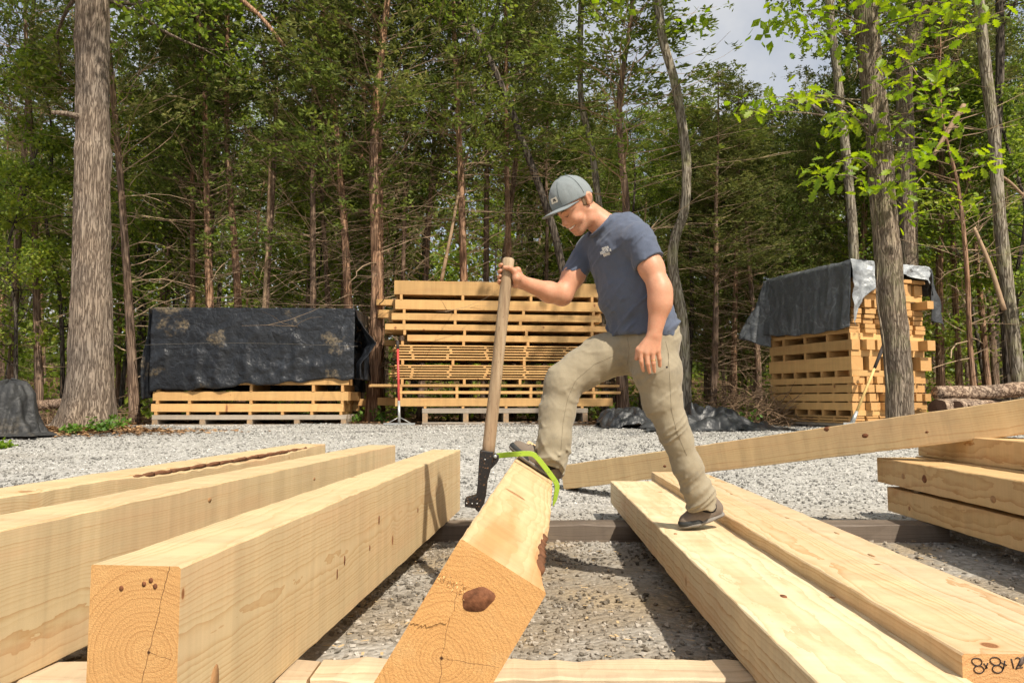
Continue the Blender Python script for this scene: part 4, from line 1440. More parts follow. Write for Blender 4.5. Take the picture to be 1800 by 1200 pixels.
def make_cedar(seed, H=13.0, r0=0.085, low=0.36, nb=85, dead=50, wob=0.12, foliage=None, twig=None, bmat=None, per=11, dead_lo=0.05):
    rs = np.random.default_rng(seed)
    pr = Proto()
    k = 6
    ctrl = np.stack([np.cumsum(rs.normal(0, wob, k)) * np.linspace(0, 1, k), np.cumsum(rs.normal(0, wob, k)) * np.linspace(0, 1, k), np.linspace(-0.15, H, k)], -1)
    pr.trunk, p, r = trunk_mesh("trunk", ctrl, r0, 0.012, 9, 34, 0.10, 0.25, seed)
    def onT(z):
        return np.array([np.interp(z, p[:, 2], p[:, 0]), np.interp(z, p[:, 2], p[:, 1]), z]), np.interp(z, p[:, 2], r)
    md = MB()
    for j in range(dead):
        z = H * (dead_lo + (low + 0.16 - dead_lo) * rs.random() ** 0.9)
        b0, rr = onT(z)
        az = rs.uniform(0, 6.283); el = rs.uniform(-0.15, 0.55)
        L = rs.uniform(0.5, 1.7) * (1.25 if z > H * 0.15 else 0.7)
        q = limb(md, b0, dirvec(az, el), L, rs.uniform(0.006, 0.014), rs, 5, 0.0, 0.16, 3, 0.03)
        for s in range(rs.integers(1, 4)):
            i = rs.integers(1, 5)
            limb(md, q[i], dirvec(az + rs.normal(0, 0.8), el + rs.normal(0.1, 0.4)), L * rs.uniform(0.2, 0.5), 0.005, rs, 3, 0, 0.2, 3)
    C, D = [], []
    for j in range(nb):
        t = rs.random() ** 0.85
        z = H * (low + (0.985 - low) * t)
        b0, rr = onT(z)
        az = rs.uniform(0, 6.283); el = rs.uniform(0.0, 0.65)
        L = (0.45 + 1.55 * (1 - t) ** 0.7) * rs.uniform(0.6, 1.15)
        q = limb(md, b0, dirvec(az, el), L, 0.006 + 0.008 * (1 - t), rs, 5, 0.12, 0.1, 3, 0.05)
        m = int(5 + L * 8)
        tt = rs.uniform(0.28, 1.0, m)
        pts = np.stack([np.interp(tt, np.linspace(0, 1, len(q)), q[:, c]) for c in range(3)], -1)
        pts = pts + rs.normal(0, 0.10 + 0.06 * L, pts.shape) * np.array([1, 1, 0.6])
        C.append(pts); D.append(np.repeat([q[-1] - q[0]], m, 0) / L)
    v, f = needle_sprays(np.concatenate(C), np.concatenate(D), rs, per)
    pr.crown = mesh_np("crown", v, f)
    pr.branches = md.mesh("branches")
    pr.trunk.materials.append(bmat or M_bark_ced); pr.crown.materials.append(foliage or M_cedar); pr.branches.materials.append(twig or M_twig)
    return pr


def make_decid(seed, H=14.0, r0=0.10, low=0.35, nb=26, wob=0.25, per=24, bmat=None, foliage=None, size=0.085, spread=2.4):
    rs = np.random.default_rng(seed)
    pr = Proto(); k = 6
    ctrl = np.stack([np.cumsum(rs.normal(0, wob, k)) * np.linspace(0, 1, k), np.cumsum(rs.normal(0, wob, k)) * np.linspace(0, 1, k), np.linspace(-0.15, H * 0.92, k)], -1)
    pr.trunk, p, r = trunk_mesh("trunk", ctrl, r0, 0.02, 9, 34, 0.10, 0.3, seed)
    md = MB(); C = []
    for j in range(nb):
        t = rs.random() ** 0.8
        z = H * (low + (0.9 - low) * t)
        b0 = np.array([np.interp(z, p[:, 2], p[:, 0]), np.interp(z, p[:, 2], p[:, 1]), z]); rr = np.interp(z, p[:, 2], r)
        az = rs.uniform(0, 6.283); el = rs.uniform(0.15, 0.9)
        L = spread * (0.4 + 0.8 * (1 - t)) * rs.uniform(0.6, 1.2)
        q = limb(md, b0, dirvec(az, el), L, rr * 0.45, rs, 6, 0.08, 0.16, 4, 0.02)
        for s in range(5):
            i = rs.integers(2, 7)
            q2 = limb(md, q[i], dirvec(az + rs.normal(0, 0.9), el + rs.normal(-0.1, 0.4)), L * rs.uniform(0.25, 0.5), 0.010, rs, 4, 0.05, 0.2, 3)
            C += [q2[-1], q2[2] + rs.normal(0, .1, 3), q2[3]]
        C += [q[-1], q[-2], q[4] + rs.normal(0, .15, 3)]
    v, f = leaf_cluster(np.array(C), rs, per, 0.34, size)
    pr.crown = mesh_np("crown", v, f); pr.branches = md.mesh("branches")
    pr.trunk.materials.append(bmat or M_bark_dark); pr.crown.materials.append(foliage or M_decid); pr.branches.materials.append(bmat or M_bark_dark)
    return pr


def place(pr, name, x, y, rz, sc, label, cat, group, tilt=(0, 0), sxy=1.0, parts=("trunk", "branches", "crown")):
    r = empty(name, (x, y, gzf(x, y) - 0.02), rz)
    r.rotation_euler = (tilt[0], tilt[1], rz)
    r.scale = (sc * sxy, sc * sxy, sc)
    for k in parts:
        me = getattr(pr, k, None)
        if me is None: continue
        o = bpy.data.objects.new(k, me); link(o); o.parent = r
    tag(r, label, cat, group)
    return r


CED = [make_cedar(100 + i, H=12.5 + (i % 3), r0=0.075 + 0.012 * (i % 3), low=0.30 + 0.05 * (i % 4), nb=95, dead=60 + 12 * (i % 3), foliage=(M_cedar if i % 3 else M_cedar2), twig=(M_twig if i % 2 else M_twig_dk), bmat=(M_bark_ced if i % 2 else M_bark_red)) for i in range(6)]
CEDLOW = [make_cedar(140 + i, H=8.5, r0=0.06, low=0.10, nb=120, dead=45, foliage=M_cedar2 if i else M_cedar, twig=M_twig, per=10) for i in range(2)]
DEC = [make_decid(200 + i, H=13 + i, r0=0.09 + 0.015 * i, low=0.25 + 0.05 * i, nb=26) for i in range(4)]
DECLOW = [make_decid(230 + i, H=7.5, r0=0.05, low=0.16, nb=24, spread=1.9, per=22) for i in range(2)]
DEAD = make_cedar(180, H=7.5, r0=0.06, low=0.95, nb=4, dead=70, dead_lo=0.05, twig=M_twig, bmat=M_bark_red)

# ---- trees one can tell apart at the edge of the wood: (px at base, px at y=200, depth, scale xy, proto, label)
edge = [
    (238, 195, 13.6, 1.0, 1, "slim leaning cedar between the big oak and the left stack"),
    (340, 345, 15.5, 0.8, 4, "dark thin cedar behind the left end of the black tarp"),
    (378, 362, 14.6, 1.2, 0, "reddish cedar trunk behind the left part of the black tarp"),
    (425, 405, 15.2, 0.9, 2, "thin cedar trunk right of the reddish one behind the black tarp"),
    (462, 470, 14.8, 1.0, 3, "cedar with pale dead limbs above the middle of the black tarp"),
    (552, 548, 14.5, 0.75, 5, "thin pale cedar above the right part of the black tarp"),
    (588, 575, 15.8, 0.8, 1, "thin cedar just behind the right end of the black tarp"),
    (618, 608, 14.3, 1.35, 0, "straight reddish cedar rising at the right corner of the black tarp"),
    (655, 667, 13.9, 1.35, 2, "cedar trunk standing in the gap between left and middle stacks"),
    (668, 664, 14.5, 1.0, 4, "second cedar close behind the one in the gap between stacks"),
    (705, 712, 15.0, 0.75, 3, "thin cedar above the left corner of the middle stack"),
    (738, 752, 15.6, 0.8, 1, "thin leaning cedar above the middle stack's left third"),
    (816, 813, 14.5, 1.25, 0, "orange-barked cedar rising above the middle stack, left of the hook handle"),
    (850, 862, 16.0, 0.85, 5, "dark cedar just left of the wooden handle"),
    (900, 903, 15.2, 0.85, 2, "dark cedar right behind the man's gripping hand"),
    (1095, 1075, 13.8, 1.5, 3, "reddish cedar trunk right of the middle stack, behind the man's hip"),
    (1252, 1246, 15.0, 0.9, 1, "thin cedar just right of the winding trunk"),
    (1290, 1300, 16.0, 0.9, 4, "dark cedar left of the right stack"),
    (1335, 1330, 15.5, 0.8, 5, "thin dark cedar at the left edge of the grey tarp"),
    (1655, 1650, 15.5, 0.9, 2, "thin dark cedar behind the logs, right of the right stack"),
    (1690, 1672, 16.5, 0.9, 4, "cedar between the right stack and the right picture edge"),
    (70, 60, 14.5, 1.0, 3, "cedar behind the fallen log, left of the big oak"),
    (20, 30, 15.6, 0.9, 5, "cedar at the far left edge above the tarp-covered heap"),
]
rs = np.random.default_rng(77)
for (bx, tx, Y, s, k, lab) in edge:
    p0 = at(bx, 735, Y); p1 = at(tx, 200, Y)
    lean = math.atan2(p1.x - p0.x, p1.z - p0.z)
    r = place(CED[k % 6], "cedar_tree", p0.x, Y, rs.uniform(0, 6.28), 1.0, lab, "tree", "cedars at the edge of the wood", (0, 0), 1.0)
    r.rotation_euler = Matrix.Rotation(lean, 4, 'Y').to_euler()
    m = Matrix.Rotation(lean, 4, 'Y') @ Matrix.Rotation(rs.uniform(0, 6.28), 4, 'Z')
    r.rotation_euler = m.to_euler()
    r.scale = (s, s, rs.uniform(0.9, 1.1) * (0.50 if 1240 < bx < 1340 else (0.8 if bx == 1095 else 1.0)))
p0 = at(1716, 690, 13.2)
place(DEAD, "dead_cedar", p0.x, 13.2, 1.0, 0.95, "bare dead cedar with pale stubby branches, right of the right stack", "tree", None, (0, -0.03))
# low green cedars right of the man
for (bx, Y, s, k) in [(1275, 17.0, 0.86, 0), (1370, 16.2, .82, 1), (1440, 17.5, 0.92, 0), (1185, 18.0, 0.9, 1), (1330, 19.0, 0.95, 1), (1500, 19.0, 1.05, 1), (1080, 19.0, 1.0, 0), (1010, 18.5, 0.95, 1), (1240, 20.0, 0.95, 0), (1400, 20.5, 1.0, 0)]:
    p0 = at(bx, 720, Y)
    place(CEDLOW[k], "cedar_tree", p0.x, Y, rs.uniform(0, 6.28), s, "low bushy green cedar in the wood behind the man's back", "tree", "bushy cedars behind the man")


# ---- winding and leaning single trunks drawn along their own course
def course(name, pts, Y, w0, w1, mat, label, cat="tree", group=None, sides=14, n=44, extra=None, crown=True, seed=0, dY=0.0, base_drop=True, height=None):
    P3 = []
    for i, (x, y) in enumerate(pts):
        yy = Y + dY * i / max(1, len(pts) - 1)
        P3.append(np.array(at(x, y, yy)))
    P3 = np.array(P3)
    base = P3[0].copy(); base[2] = gzf(base[0], base[1]) - 0.06
    if base_drop: P3 = np.concatenate([[base], P3[1:] if abs(P3[0][2] - base[2]) < 0.3 else P3])
    if height:
        d = P3[-1] - P3[-2]; d /= np.linalg.norm(d)
        P3 = np.concatenate([P3, [P3[-1] + d * height * 0.5, P3[-1] + (d + np.array([0.08, 0, 0])) * height]])
    root = empty(name, base)
    r0 = w0 / 2 * Y / FPX; r1 = w1 / 2 * Y / FPX
    me, p, r = trunk_mesh("trunk", P3 - base, r0, r1, sides, n, 0.09, 0.22, seed)
    obj("trunk", me, mat, root)
    rs = np.random.default_rng(seed + 5)
    if crown:
        md = MB(); C = []
        top = p[-1][2]
        for j in range(16):
            z = top * rs.uniform(0.62, 1.0)
            i = int(np.argmin(abs(p[:, 2] - z)))
            az = rs.uniform(0, 6.283); el = rs.uniform(0.1, 0.8)
            q = limb(md, p[i], dirvec(az, el), rs.uniform(1.0, 2.4), r[i] * 0.4, rs, 6, 0.06, 0.18, 4)
            for s in range(4):
                q2 = limb(md, q[rs.integers(2, 7)], dirvec(az + rs.normal(0, 0.9), el + rs.normal(-.1, .4)), rs.uniform(.4, .9), 0.008, rs, 4, .05, .2, 3)
                C += [q2[-1], q2[2]]
            C += [q[-1], q[-2]]
        obj("branches", md.mesh("branches"), mat, root)
        v, f = leaf_cluster(np.array(C), rs, 22, 0.32, 0.085)
        obj("crown", mesh_np("crown", v, f), M_decid, root)
    tag(root, label, cat, group)
    return root, p, r


course("winding_tree", [(1206, 730), (1203, 640), (1200, 560), (1183, 470), (1186, 420), (1203, 370), (1207, 290), (1198, 210), (1185, 140), (1165, 70), (1156, 0)], 12.6, 19, 15, M_bark_pale, "winding lichen-spotted trunk just right of the man", seed=1, height=4, crown=False)
course("leaning_tree", [(1005, 560), (988, 470), (972, 400), (945, 320), (915, 240), (898, 190), (868, 120), (835, 60), (800, -10)], 14.0, 15, 9, M_bark_dark, "thin dark trunk leaning left behind the man's cap", seed=2, height=3)
course("slender_tree", [(1062, 600), (1056, 400), (1048, 320), (1038, 250), (1022, 180), (1020, 90), (1022, -10)], 14.2, 13, 10, M_bark_pale, "slender pale trunk rising behind the man's head", seed=3, height=4)
course("slender_tree", [(1512, 740), (1500, 430), (1490, 300), (1475, 160), (1463, 60), (1455, -20)], 13.8, 17, 13, M_bark_pale, "slender grey trunk behind the peak of the grey tarp", seed=4, height=4)
course("oak_tree", [(1600, 720), (1597, 430), (1594, 300), (1590, 180), (1592, 110), (1610, 40), (1625, -30)], 14.2, 32, 22, M_bark_oak2, "broad oak trunk behind the right stack, forking near the top", seed=5, height=5, sides=24)
course("grey_tree", [(1792, 690), (1772, 520), (1757, 380), (1748, 250), (1733, 120), (1720, 0), (1716, -40)], 12.9, 22, 16, M_bark_pale, "mottled grey trunk leaning at the right picture edge", seed=6, height=4)
course("grey_tree", [(1775, 690), (1762, 480), (1752, 300), (1754, 200), (1758, 100), (1757, -20)], 14.0, 17, 12, M_bark_dark, "darker trunk close behind the mottled grey one at the right edge", seed=7, height=4)
course("forked_tree", [(250, 560), (245, 420), (280, 360), (300, 300)], 18.0, 16, 8, M_bark_dark, "dark trunk with spreading limbs right of the big oak", seed=8, height=3)

# ---- big oak on the left
base = at(152, 752, 11.0)
root = empty("oak_tree", (base.x, 11.0, gzf(base.x, 11.0)))
hts = [(150, 765, 122), (152, 745, 96), (156, 700, 80), (159, 640, 71), (160, 560, 67), (161, 460, 61), (162, 340, 57), (163, 270, 60), (163, 240, 54), (163, 120, 53), (163, 30, 56), (164, -60, 52), (166, -300, 46), (168, -560, 36)]
pp = np.array([np.array(at(x, y, 11.0)) for x, y, w in hts]) - np.array(root.location)
rr = np.array([w / 2 * 11.0 / FPX for _, _, w in hts])
n_ = 240; sides = 90
s_in = np.linspace(0, len(pp) - 1, n_)
pi_ = spline(pp, n_); ri = np.interp(s_in, np.arange(len(pp)), rr)
th = np.linspace(0, 2 * math.pi, sides, endpoint=False)
zz = pi_[:, 2][:, None]
q = np.stack(np.broadcast_arrays(np.cos(th)[None] * 3.4, np.sin(th)[None] * 3.4, zz * 0.9), -1)
warpv = fbm(q * 0.8, 2, 3)
ridge = np.abs(vnoise(np.stack(np.broadcast_arrays(np.cos(th)[None] * 6.5 + 0 * zz, np.sin(th)[None] * 6.5 + 0 * zz, zz * 2.2), -1) + 0.8 * warpv[..., None], 9))
but = 1 + (0.10 * np.cos(5 * th + 0.6)[None] + 0.05 * np.cos(9 * th)[None]) * np.exp(-np.clip(zz, 0, 9) / 0.35)
prof = (1 + 0.09 * (ridge - 0.3) + 0.025 * fbm(q * 2.0, 3, 5)) * but
# swelling and old branch scar
for (zc, a0, amp) in ((at(150, 265, 11).z - root.location.z, 3.5, 0.16), (at(178, 75, 11).z - root.location.z, 5.6, 0.12)):
    prof = prof + amp * np.exp(-((zz - zc) / 0.13) ** 2 - (np.angle(np.exp(1j * (th - a0)))[None] / 0.5) ** 2)
v, f3, f4 = tube_np(pi_, ri, sides, True, prof)
obj("trunk", mesh_np("trunk", v, [f4, f3], True), M_bark_oak, root)
mb = MB(); rs = np.random.default_rng(5)
st = np.array(at(140, 205, 10.8)) - np.array(root.location)
mb.tube(spline([st, st + [-0.2, -0.05, 0.03], st + [-0.36, -.1, 0.02]], 8), np.linspace(0.045, 0.03, 8), 8)
obj("branch_stub", mb.mesh("branch_stub", True), M_bark_oak, root)
mb = MB()
C = []
zt0 = pi_[-1][2]
for j in range(22):
    z = rs.uniform(6.4, zt0); i = int(np.argmin(abs(pi_[:, 2] - z)))
    az = rs.uniform(0, 6.283); el = rs.uniform(-0.2, 0.6)
    qq = limb(mb, pi_[i], dirvec(az, el), rs.uniform(1.5, 3.6), 0.05, rs, 7, 0.12, 0.14, 5)
    for s in range(7):
        q2 = limb(mb, qq[rs.integers(2, 8)], dirvec(az + rs.normal(0, .9), el + rs.normal(-.3, .4)), rs.uniform(.5, 1.1), 0.012, rs, 4, .08, .2, 3)
        C += [q2[-1], q2[2], q2[3]]
obj("branches", mb.mesh("branches", True), M_bark_oak, root)
v, f = leaf_cluster(np.array(C), rs, 26, 0.4, 0.11)
obj("crown", mesh_np("crown", v, f), M_decid, root)
tag(root, "massive straight oak trunk with furrowed bark on the left", "tree")

# ---- oak in front of the right stack with bright low leaves
root, tp, tr = course("oak_tree", [(1583, 745), (1578, 640), (1566, 520), (1556, 400), (1547, 280), (1538, 190), (1528, 90), (1522, 20), (1518, -30)], 9.6, 46, 36, M_bark_oak2, "oak trunk with bright low leaves standing before the right stack", seed=11, sides=40, n=120, crown=False, height=6)
LEAF = [(0, 0), (0.10, 0.05), (0.16, 0.17), (0.24, 0.10), (0.38, 0.26), (0.46, 0.13), (0.62, 0.30), (0.70, 0.15), (0.84, 0.22), (0.90, 0.09), (1.0, 0.0)]
nl = len(LEAF)
lv = np.array([[x, 0, 0.0] for x, _ in LEAF] + [[x + 0.03, w, 0.05 * w / 0.3] for x, w in LEAF[1:-1]] + [[x + 0.03, -w, 0.05 * w / 0.3] for x, w in LEAF[1:-1]])
m_ = nl - 2
lf = []
for s_, o_ in ((0, nl), (1, nl + m_)):
    lf.append([0, 1, o_] if s_ else [0, o_, 1])
    for k in range(m_ - 1):
        lf += ([[1 + k, 2 + k, o_ + k + 1], [1 + k, o_ + k + 1, o_ + k]] if s_ else [[1 + k, o_ + k, o_ + k + 1], [1 + k, o_ + k + 1, 2 + k]])
    lf.append([m_, nl - 1, o_ + m_ - 1] if s_ else [m_, o_ + m_ - 1, nl - 1])
lf = np.array(lf)
lv[:, 2] -= 0.18 * lv[:, 0] ** 2


def oak_leaves(centers, rs, per=9, rad=0.14, size=0.17):
    c = np.repeat(np.asarray(centers), per, 0)
    n = len(c)
    off = rs.normal(0, rad, c.shape) * np.array([1, 1, .6]); c = c + off
    az = rs.uniform(0, 6.283, n); el = rs.uniform(-0.9, 0.25, n); ro = rs.normal(0, 0.5, n)
    d = np.stack([np.cos(az) * np.cos(el), np.sin(az) * np.cos(el), np.sin(el)], -1)
    s = np.stack([-np.sin(az), np.cos(az), 0 * az], -1); nn = np.cross(d, s)
    s2 = s * np.cos(ro)[:, None] + nn * np.sin(ro)[:, None]; n2 = np.cross(d, s2)
    L = size * rs.uniform(0.55, 1.25, n)
    v = c[:, None] + L[:, None, None] * (lv[None, :, :1] * d[:, None] + lv[None, :, 1:2] * s2[:, None] + lv[None, :, 2:] * n2[:, None])
    f = lf[None] + (np.arange(n) * len(lv))[:, None, None]
    return v.reshape(-1, 3), f.reshape(-1, 3)


spots = [(1735, 275), (1700, 280), (1700, 355), (1630, 170), (1600, 145), (1660, 190), (1640, 235), (1690, 200), (1585, 215), (1610, 260), (1555, 230), (1530, 265), (1500, 215), (1480, 200), (1470, 225), (1440, 310), (1425, 320), (1470, 285),
         (1520, 335), (1515, 300), (1590, 335), (1600, 375), (1580, 320), (1620, 30), (1650, 20), (1690, 10), (1580, 20), (1540, 50), (1500, 90), (1440, 75), (1410, 65), (1460, 20), (1600, 90), (1685, 110), (1665, 120), (1560, 150), (1560, 110), (1350, 185), (1310, 195), (1335, 170), (1390, 170), (1420, 160), (1480, 60), (1730, 30), (1530, 10), (1400, 20), (1375, 40), (1660, 60), (1635, 275), (1570, 290)]
rs = np.random.default_rng(31)
C = []; mb = MB()
ro = np.array(root.location)
for (x, y) in spots:
    Yv = 9.2 + rs.normal(0, 0.45)
    c = np.array(at(x, y, Yv)) - ro
    zi = c[2] + rs.uniform(-0.1, 0.35)
    i = int(np.argmin(abs(tp[:, 2] - zi)))
    s0 = tp[i]; L = np.linalg.norm(c - s0)
    mid = (s0 + c) / 2 + np.array([rs.normal(0, 0.08), rs.normal(0, .08), 0.10 + 0.08 * rs.random()])
    sp = spline([s0, mid, c], 9)
    mb.tube(sp, np.linspace(0.006 + 0.006 * L, 0.004, 9), 5, False)
    C += [c, c + rs.normal(0, .05, 3), sp[7]]
# vine on the trunk
vp = np.array([np.array(at(x, y, 9.38)) for x, y in [(1562, 700), (1553, 600), (1541, 520), (1545, 430), (1538, 350), (1530, 260), (1527, 190)]]) - ro
mv = MB(); mv.tube(spline(vp, 40), 0.011, 6)
obj("vine", mv.mesh("vine", True), M_bark_oak2, root)
obj("branches", mb.mesh("branches", True), M_bark_oak2, root)
v, f = oak_leaves(C, rs, 6, 0.12, 0.155)
# higher crown out of view above
C2 = np.stack([rs.normal(tp[-1][0], 1.5, 120), rs.normal(0, 1.4, 120), rs.uniform(6.5, 10.5, 120)], -1)
v2, f2 = leaf_cluster(C2, rs, 30, 0.45, 0.15)
obj("crown", mesh_np("crown", np.concatenate([v, v2]), [f, f2 + len(v)]), M_oakleaf, root)

# ---- snapped limbs hanging or leaning
def pole(name, a, b_, Ya, Yb, w0, w1, mat, label):
    p0 = np.array(at(*a, Ya)); p1 = np.array(at(*b_, Yb))
    root = empty(name, p0)
    mid = (p0 + p1) / 2 + np.array([0.02, 0, 0.05])
    mb = MB(); pts = spline([p0 - p0, mid - p0, p1 - p0], 14)
    mb.tube(pts, np.linspace(w0 / 2 * Ya / FPX, w1 / 2 * Yb / FPX, 14), 7)
    obj("stem", mb.mesh("stem", True), mat, root)
    rs = np.random.default_rng(int(a[0])); mb = MB()
    for k in range(4):
        i = rs.integers(3, 13); limb(mb, pts[i], dirvec(rs.uniform(0, 6.28), rs.uniform(0, .9)), rs.uniform(.15, .5), 0.008, rs, 4, 0, .2, 4)
    obj("twigs", mb.mesh("twigs"), mat, root)
    tag(root, label, "limb")


M_pale_dead = plain("barkless_dead_wood", (0.36, 0.25, 0.16), 0.85, 0.15, 0.3, 6)
pole("dead_limb", (418, -6), (500, 82), 12.5, 12.5, 9, 6, M_bark_red, "reddish dead limb slanting down from the upper left edge")
pole("dead_limb", (1640, 275), (1695, 185), 13.0, 13.0, 7, 10, M_pale_dead, "orange barkless limb right of the bright oak leaves")
pole("dead_limb", (1765, 545), (1712, 400), 12.4, 12.6, 9, 6, M_pale_dead, "pale curved dead limb leaning beside the bare cedar")
pole("dead_limb", (1740, 300), (1800, 345), 13.0, 13.0, 6, 5, M_pale_dead, "short pale limb at the right picture edge")
pole("dead_limb", (460, 620), (475, 260), 14.3, 14.3, 8, 4, M_pale_dead, "pale dead stem standing above the black tarp")
pole("dead_limb", (775, 497), (806, 338), 14.0, 14.0, 7, 5, M_pale_dead, "pale dead stem leaning above the middle stack")
pole("dead_limb", (1465, 215), (1385, 165), 13.4, 12.6, 8, 6, M_bark_pale, "mossy grey limb slanting toward the slender grey trunk")

# ---- the wood behind
rs = np.random.default_rng(99)
pts = []
tries = 0
while len(pts) < 125 and tries < 9000:
    tries += 1
    y = 16.0 + 27 * rs.random() ** 1.3
    x = rs.uniform(-1, 1) * (y * 0.85 + 1.5)
    if all((x - a) ** 2 + (y - b2) ** 2 > (0.9 + 0.02 * y) ** 2 for a, b2 in pts):
        pts.append((x, y))
for i, (x, y) in enumerate(pts):
    k = rs.random()
    gap = -0.05 < x / y < 0.45                 # sky opening upper middle right
    if k < 0.62:
        pr, nm, lab, gr = CED[rs.integers(0, 6)], "cedar_tree", "slim cedar deep in the crowded wood behind the stacks", "cedars in the wood behind"
    elif k < 0.86:
        pr, nm, lab, gr = DEC[rs.integers(0, 4)], "broadleaf_tree", "tall broadleaf tree deep in the wood behind the stacks", "broadleaf trees in the wood behind"
    else:
        pr, nm, lab, gr = DECLOW[rs.integers(0, 2)], "broadleaf_sapling", "small leafy sapling in the shade of the wood", "saplings in the wood behind"
    sc = rs.uniform(0.85, 1.15)
    if 0.06 < x / y < 0.40 and k < 0.86:
        sc = min(sc, 0.43 * y / 13.5) * rs.uniform(0.85, 1.04)
    place(pr, nm, float(x), float(y), rs.uniform(0, 6.28), sc, lab, "tree", gr, (rs.normal(0, .03), rs.normal(0, .03)))
# leafy saplings at the edge
for (bx, Y, s, k) in [(30, 14.0, .8, 0), (110, 15.0, 1.0, 1), (300, 17.5, .9, 0), (700, 18.5, .9, 0), (520, 18, .9, 1), (1560, 16.5, 1.0, 0), (1790, 14.5, 1.0, 0), (1740, 16.5, 1.1, 1), (960, 19, 1.0, 0), (210, 17, 1.1, 1)]:
    p0 = at(bx, 720, Y)
    place(DECLOW[k], "broadleaf_sapling", p0.x, Y, rs.uniform(0, 6.28), s, "small leafy sapling in the shade of the wood", "tree", "saplings in the wood behind")

# far side of the wood: reads as one mass of leaves
rs = np.random.default_rng(123)
n = 12500
xx = rs.uniform(-48, 48, n); yy = rs.uniform(47, 60, n); zz = gz(xx, yy) + rs.random(n) ** 1.9 * 16.0
v, f = leaf_cluster(np.stack([xx, yy, zz], -1), rs, 9, 0.95, 0.46)
o = obj("far_woodland", mesh_np("far_woodland", v, f), M_decid)
o["kind"] = "stuff"
tag(o, "distant leafy far side of the wood seen between the trunks", "woodland")

# undergrowth on the floor of the wood
rs = np.random.default_rng(321)
n = 1700
yy = 14.6 + 34 * rs.random(n) ** 1.25; xx = rs.uniform(-1, 1, n) * (yy * 0.85 + 2)
zz = gz(xx, yy) + 0.1 + 0.75 * rs.random(n) ** 2 * (yy > 16.5)
v, f = leaf_cluster(np.stack([xx, yy, zz], -1), rs, 15, 0.42, 0.13)
o = obj("undergrowth", mesh_np("undergrowth", v, f), M_decid)
o["kind"] = "stuff"
tag(o, "low green undergrowth on the shaded floor of the wood", "undergrowth")


# ------------------------------------------------------------------ small things in the yard
M_red = plain("red_paint", (0.48, 0.055, 0.05), 0.45, 0.4, 0.15)
M_galv = plain("galvanised_metal", (0.45, 0.46, 0.45), 0.45, 0.5, 0.15, 60, 0, 0.6)
M_ashwood = wood("yellow_handle", light=(0.62, 0.44, 0.17), dark=(0.46, 0.29, 0.09), end=(0.5, 0.33, 0.15), ring=120, contrast=0.3, knots=0)
M_darkgrip = plain("dark_grip", (0.04, 0.032, 0.03), 0.7, 0.3)
M_blk = NB("black_painted_steel", 0.42, 0.5)
_c = M_blk.coord()
_sc = M_blk.map(M_blk.noise(_c, 95.0, 4, 0.7), 0.60, 0.68, 0, 1)
M_blk.base(M_blk.mix(_sc, (0.012, 0.011, 0.011), (0.22, 0.12, 0.06)))
M_blk.bump(M_blk.noise(_c, 60.0, 3), 0.2, 0.003)
M_blk = M_blk.mat
M_green = NB("lime_painted_steel", 0.38, 0.5)
_c = M_green.coord()
_sc = M_green.map(M_green.noise(_c, 55.0, 5, 0.7), 0.61, 0.66, 0, 1)
M_green.base(M_green.mix(_sc, (0.29, 0.43, 0.035), (0.10, 0.09, 0.05)))
M_green.bump(M_green.noise(_c, 25.0, 3), 0.1, 0.003)
M_green = M_green.mat

# landscape rake with red handle leaning on the middle stack
pb = at(702, 742, 12.3); pt = at(699, 602, 12.6)
root = empty("rake", (pb.x, pb.y, gzf(pb.x, pb.y)))
ro = np.array(root.location)
d = np.array(pt) - ro
mb = MB(); mb.tube([d * 0.27, d * 0.6, d * 0.93], 0.021, 8); obj("handle", mb.mesh("handle", True), M_red, root)
mb = MB(); mb.tube([d * 0.92, d * 1.02], 0.026, 8); obj("grip", mb.mesh("grip", True), M_darkgrip, root)
mb = MB(); mb.tube([[0, 0, 0.03], d * 0.29], 0.023, 8); obj("ferrule", mb.mesh("ferrule", True), M_galv, root)
mb = MB(); mb.box((0, 0, 0.03), (0.52, 0.03, 0.028))
for k in range(20): mb.box((-0.247 + k * 0.026, -0.02, 0.012), (0.007, 0.05, 0.016))
obj("rake_head", mb.mesh("rake_head"), M_galv, root)
for s in (-1, 1):
    mb = MB(); mb.tube([[s * 0.2, 0, 0.035], d * 0.10], 0.007, 6); obj("brace", mb.mesh("brace", True), M_galv, root)
tag(root, "red-handled landscape rake leaning on the middle lumber stack", "rake")

# broom or shovel handle leaning on the right stack
pb = at(1500, 738, 10.9); pt = at(1553, 608, 11.15)
root = empty("leaning_tool", pb)
ro = np.array(root.location); d = np.array(pt) - ro
mb = MB(); mb.tube([d * 0.10, d * 0.5, d * 0.70], 0.021, 8); obj("handle", mb.mesh("handle", True), M_ashwood, root)
mb = MB(); mb.tube([d * 0.69, d * 0.85, d * 1.0], [0.024, 0.027, 0.03], 8); obj("dark_grip", mb.mesh("dark_grip", True), M_darkgrip, root)
mb = MB(); mb.tube([d * -0.04, d * 0.11], [0.034, 0.026], 8); obj("socket", mb.mesh("socket", True), M_galv, root)
bl = MB(); bl.box(tuple(d * -0.13), (0.17, 0.02, 0.22)); obj("blade", bl.mesh("blade"), M_galv, root)
tag(root, "yellow wooden tool handle leaning against the right stack", "tool")

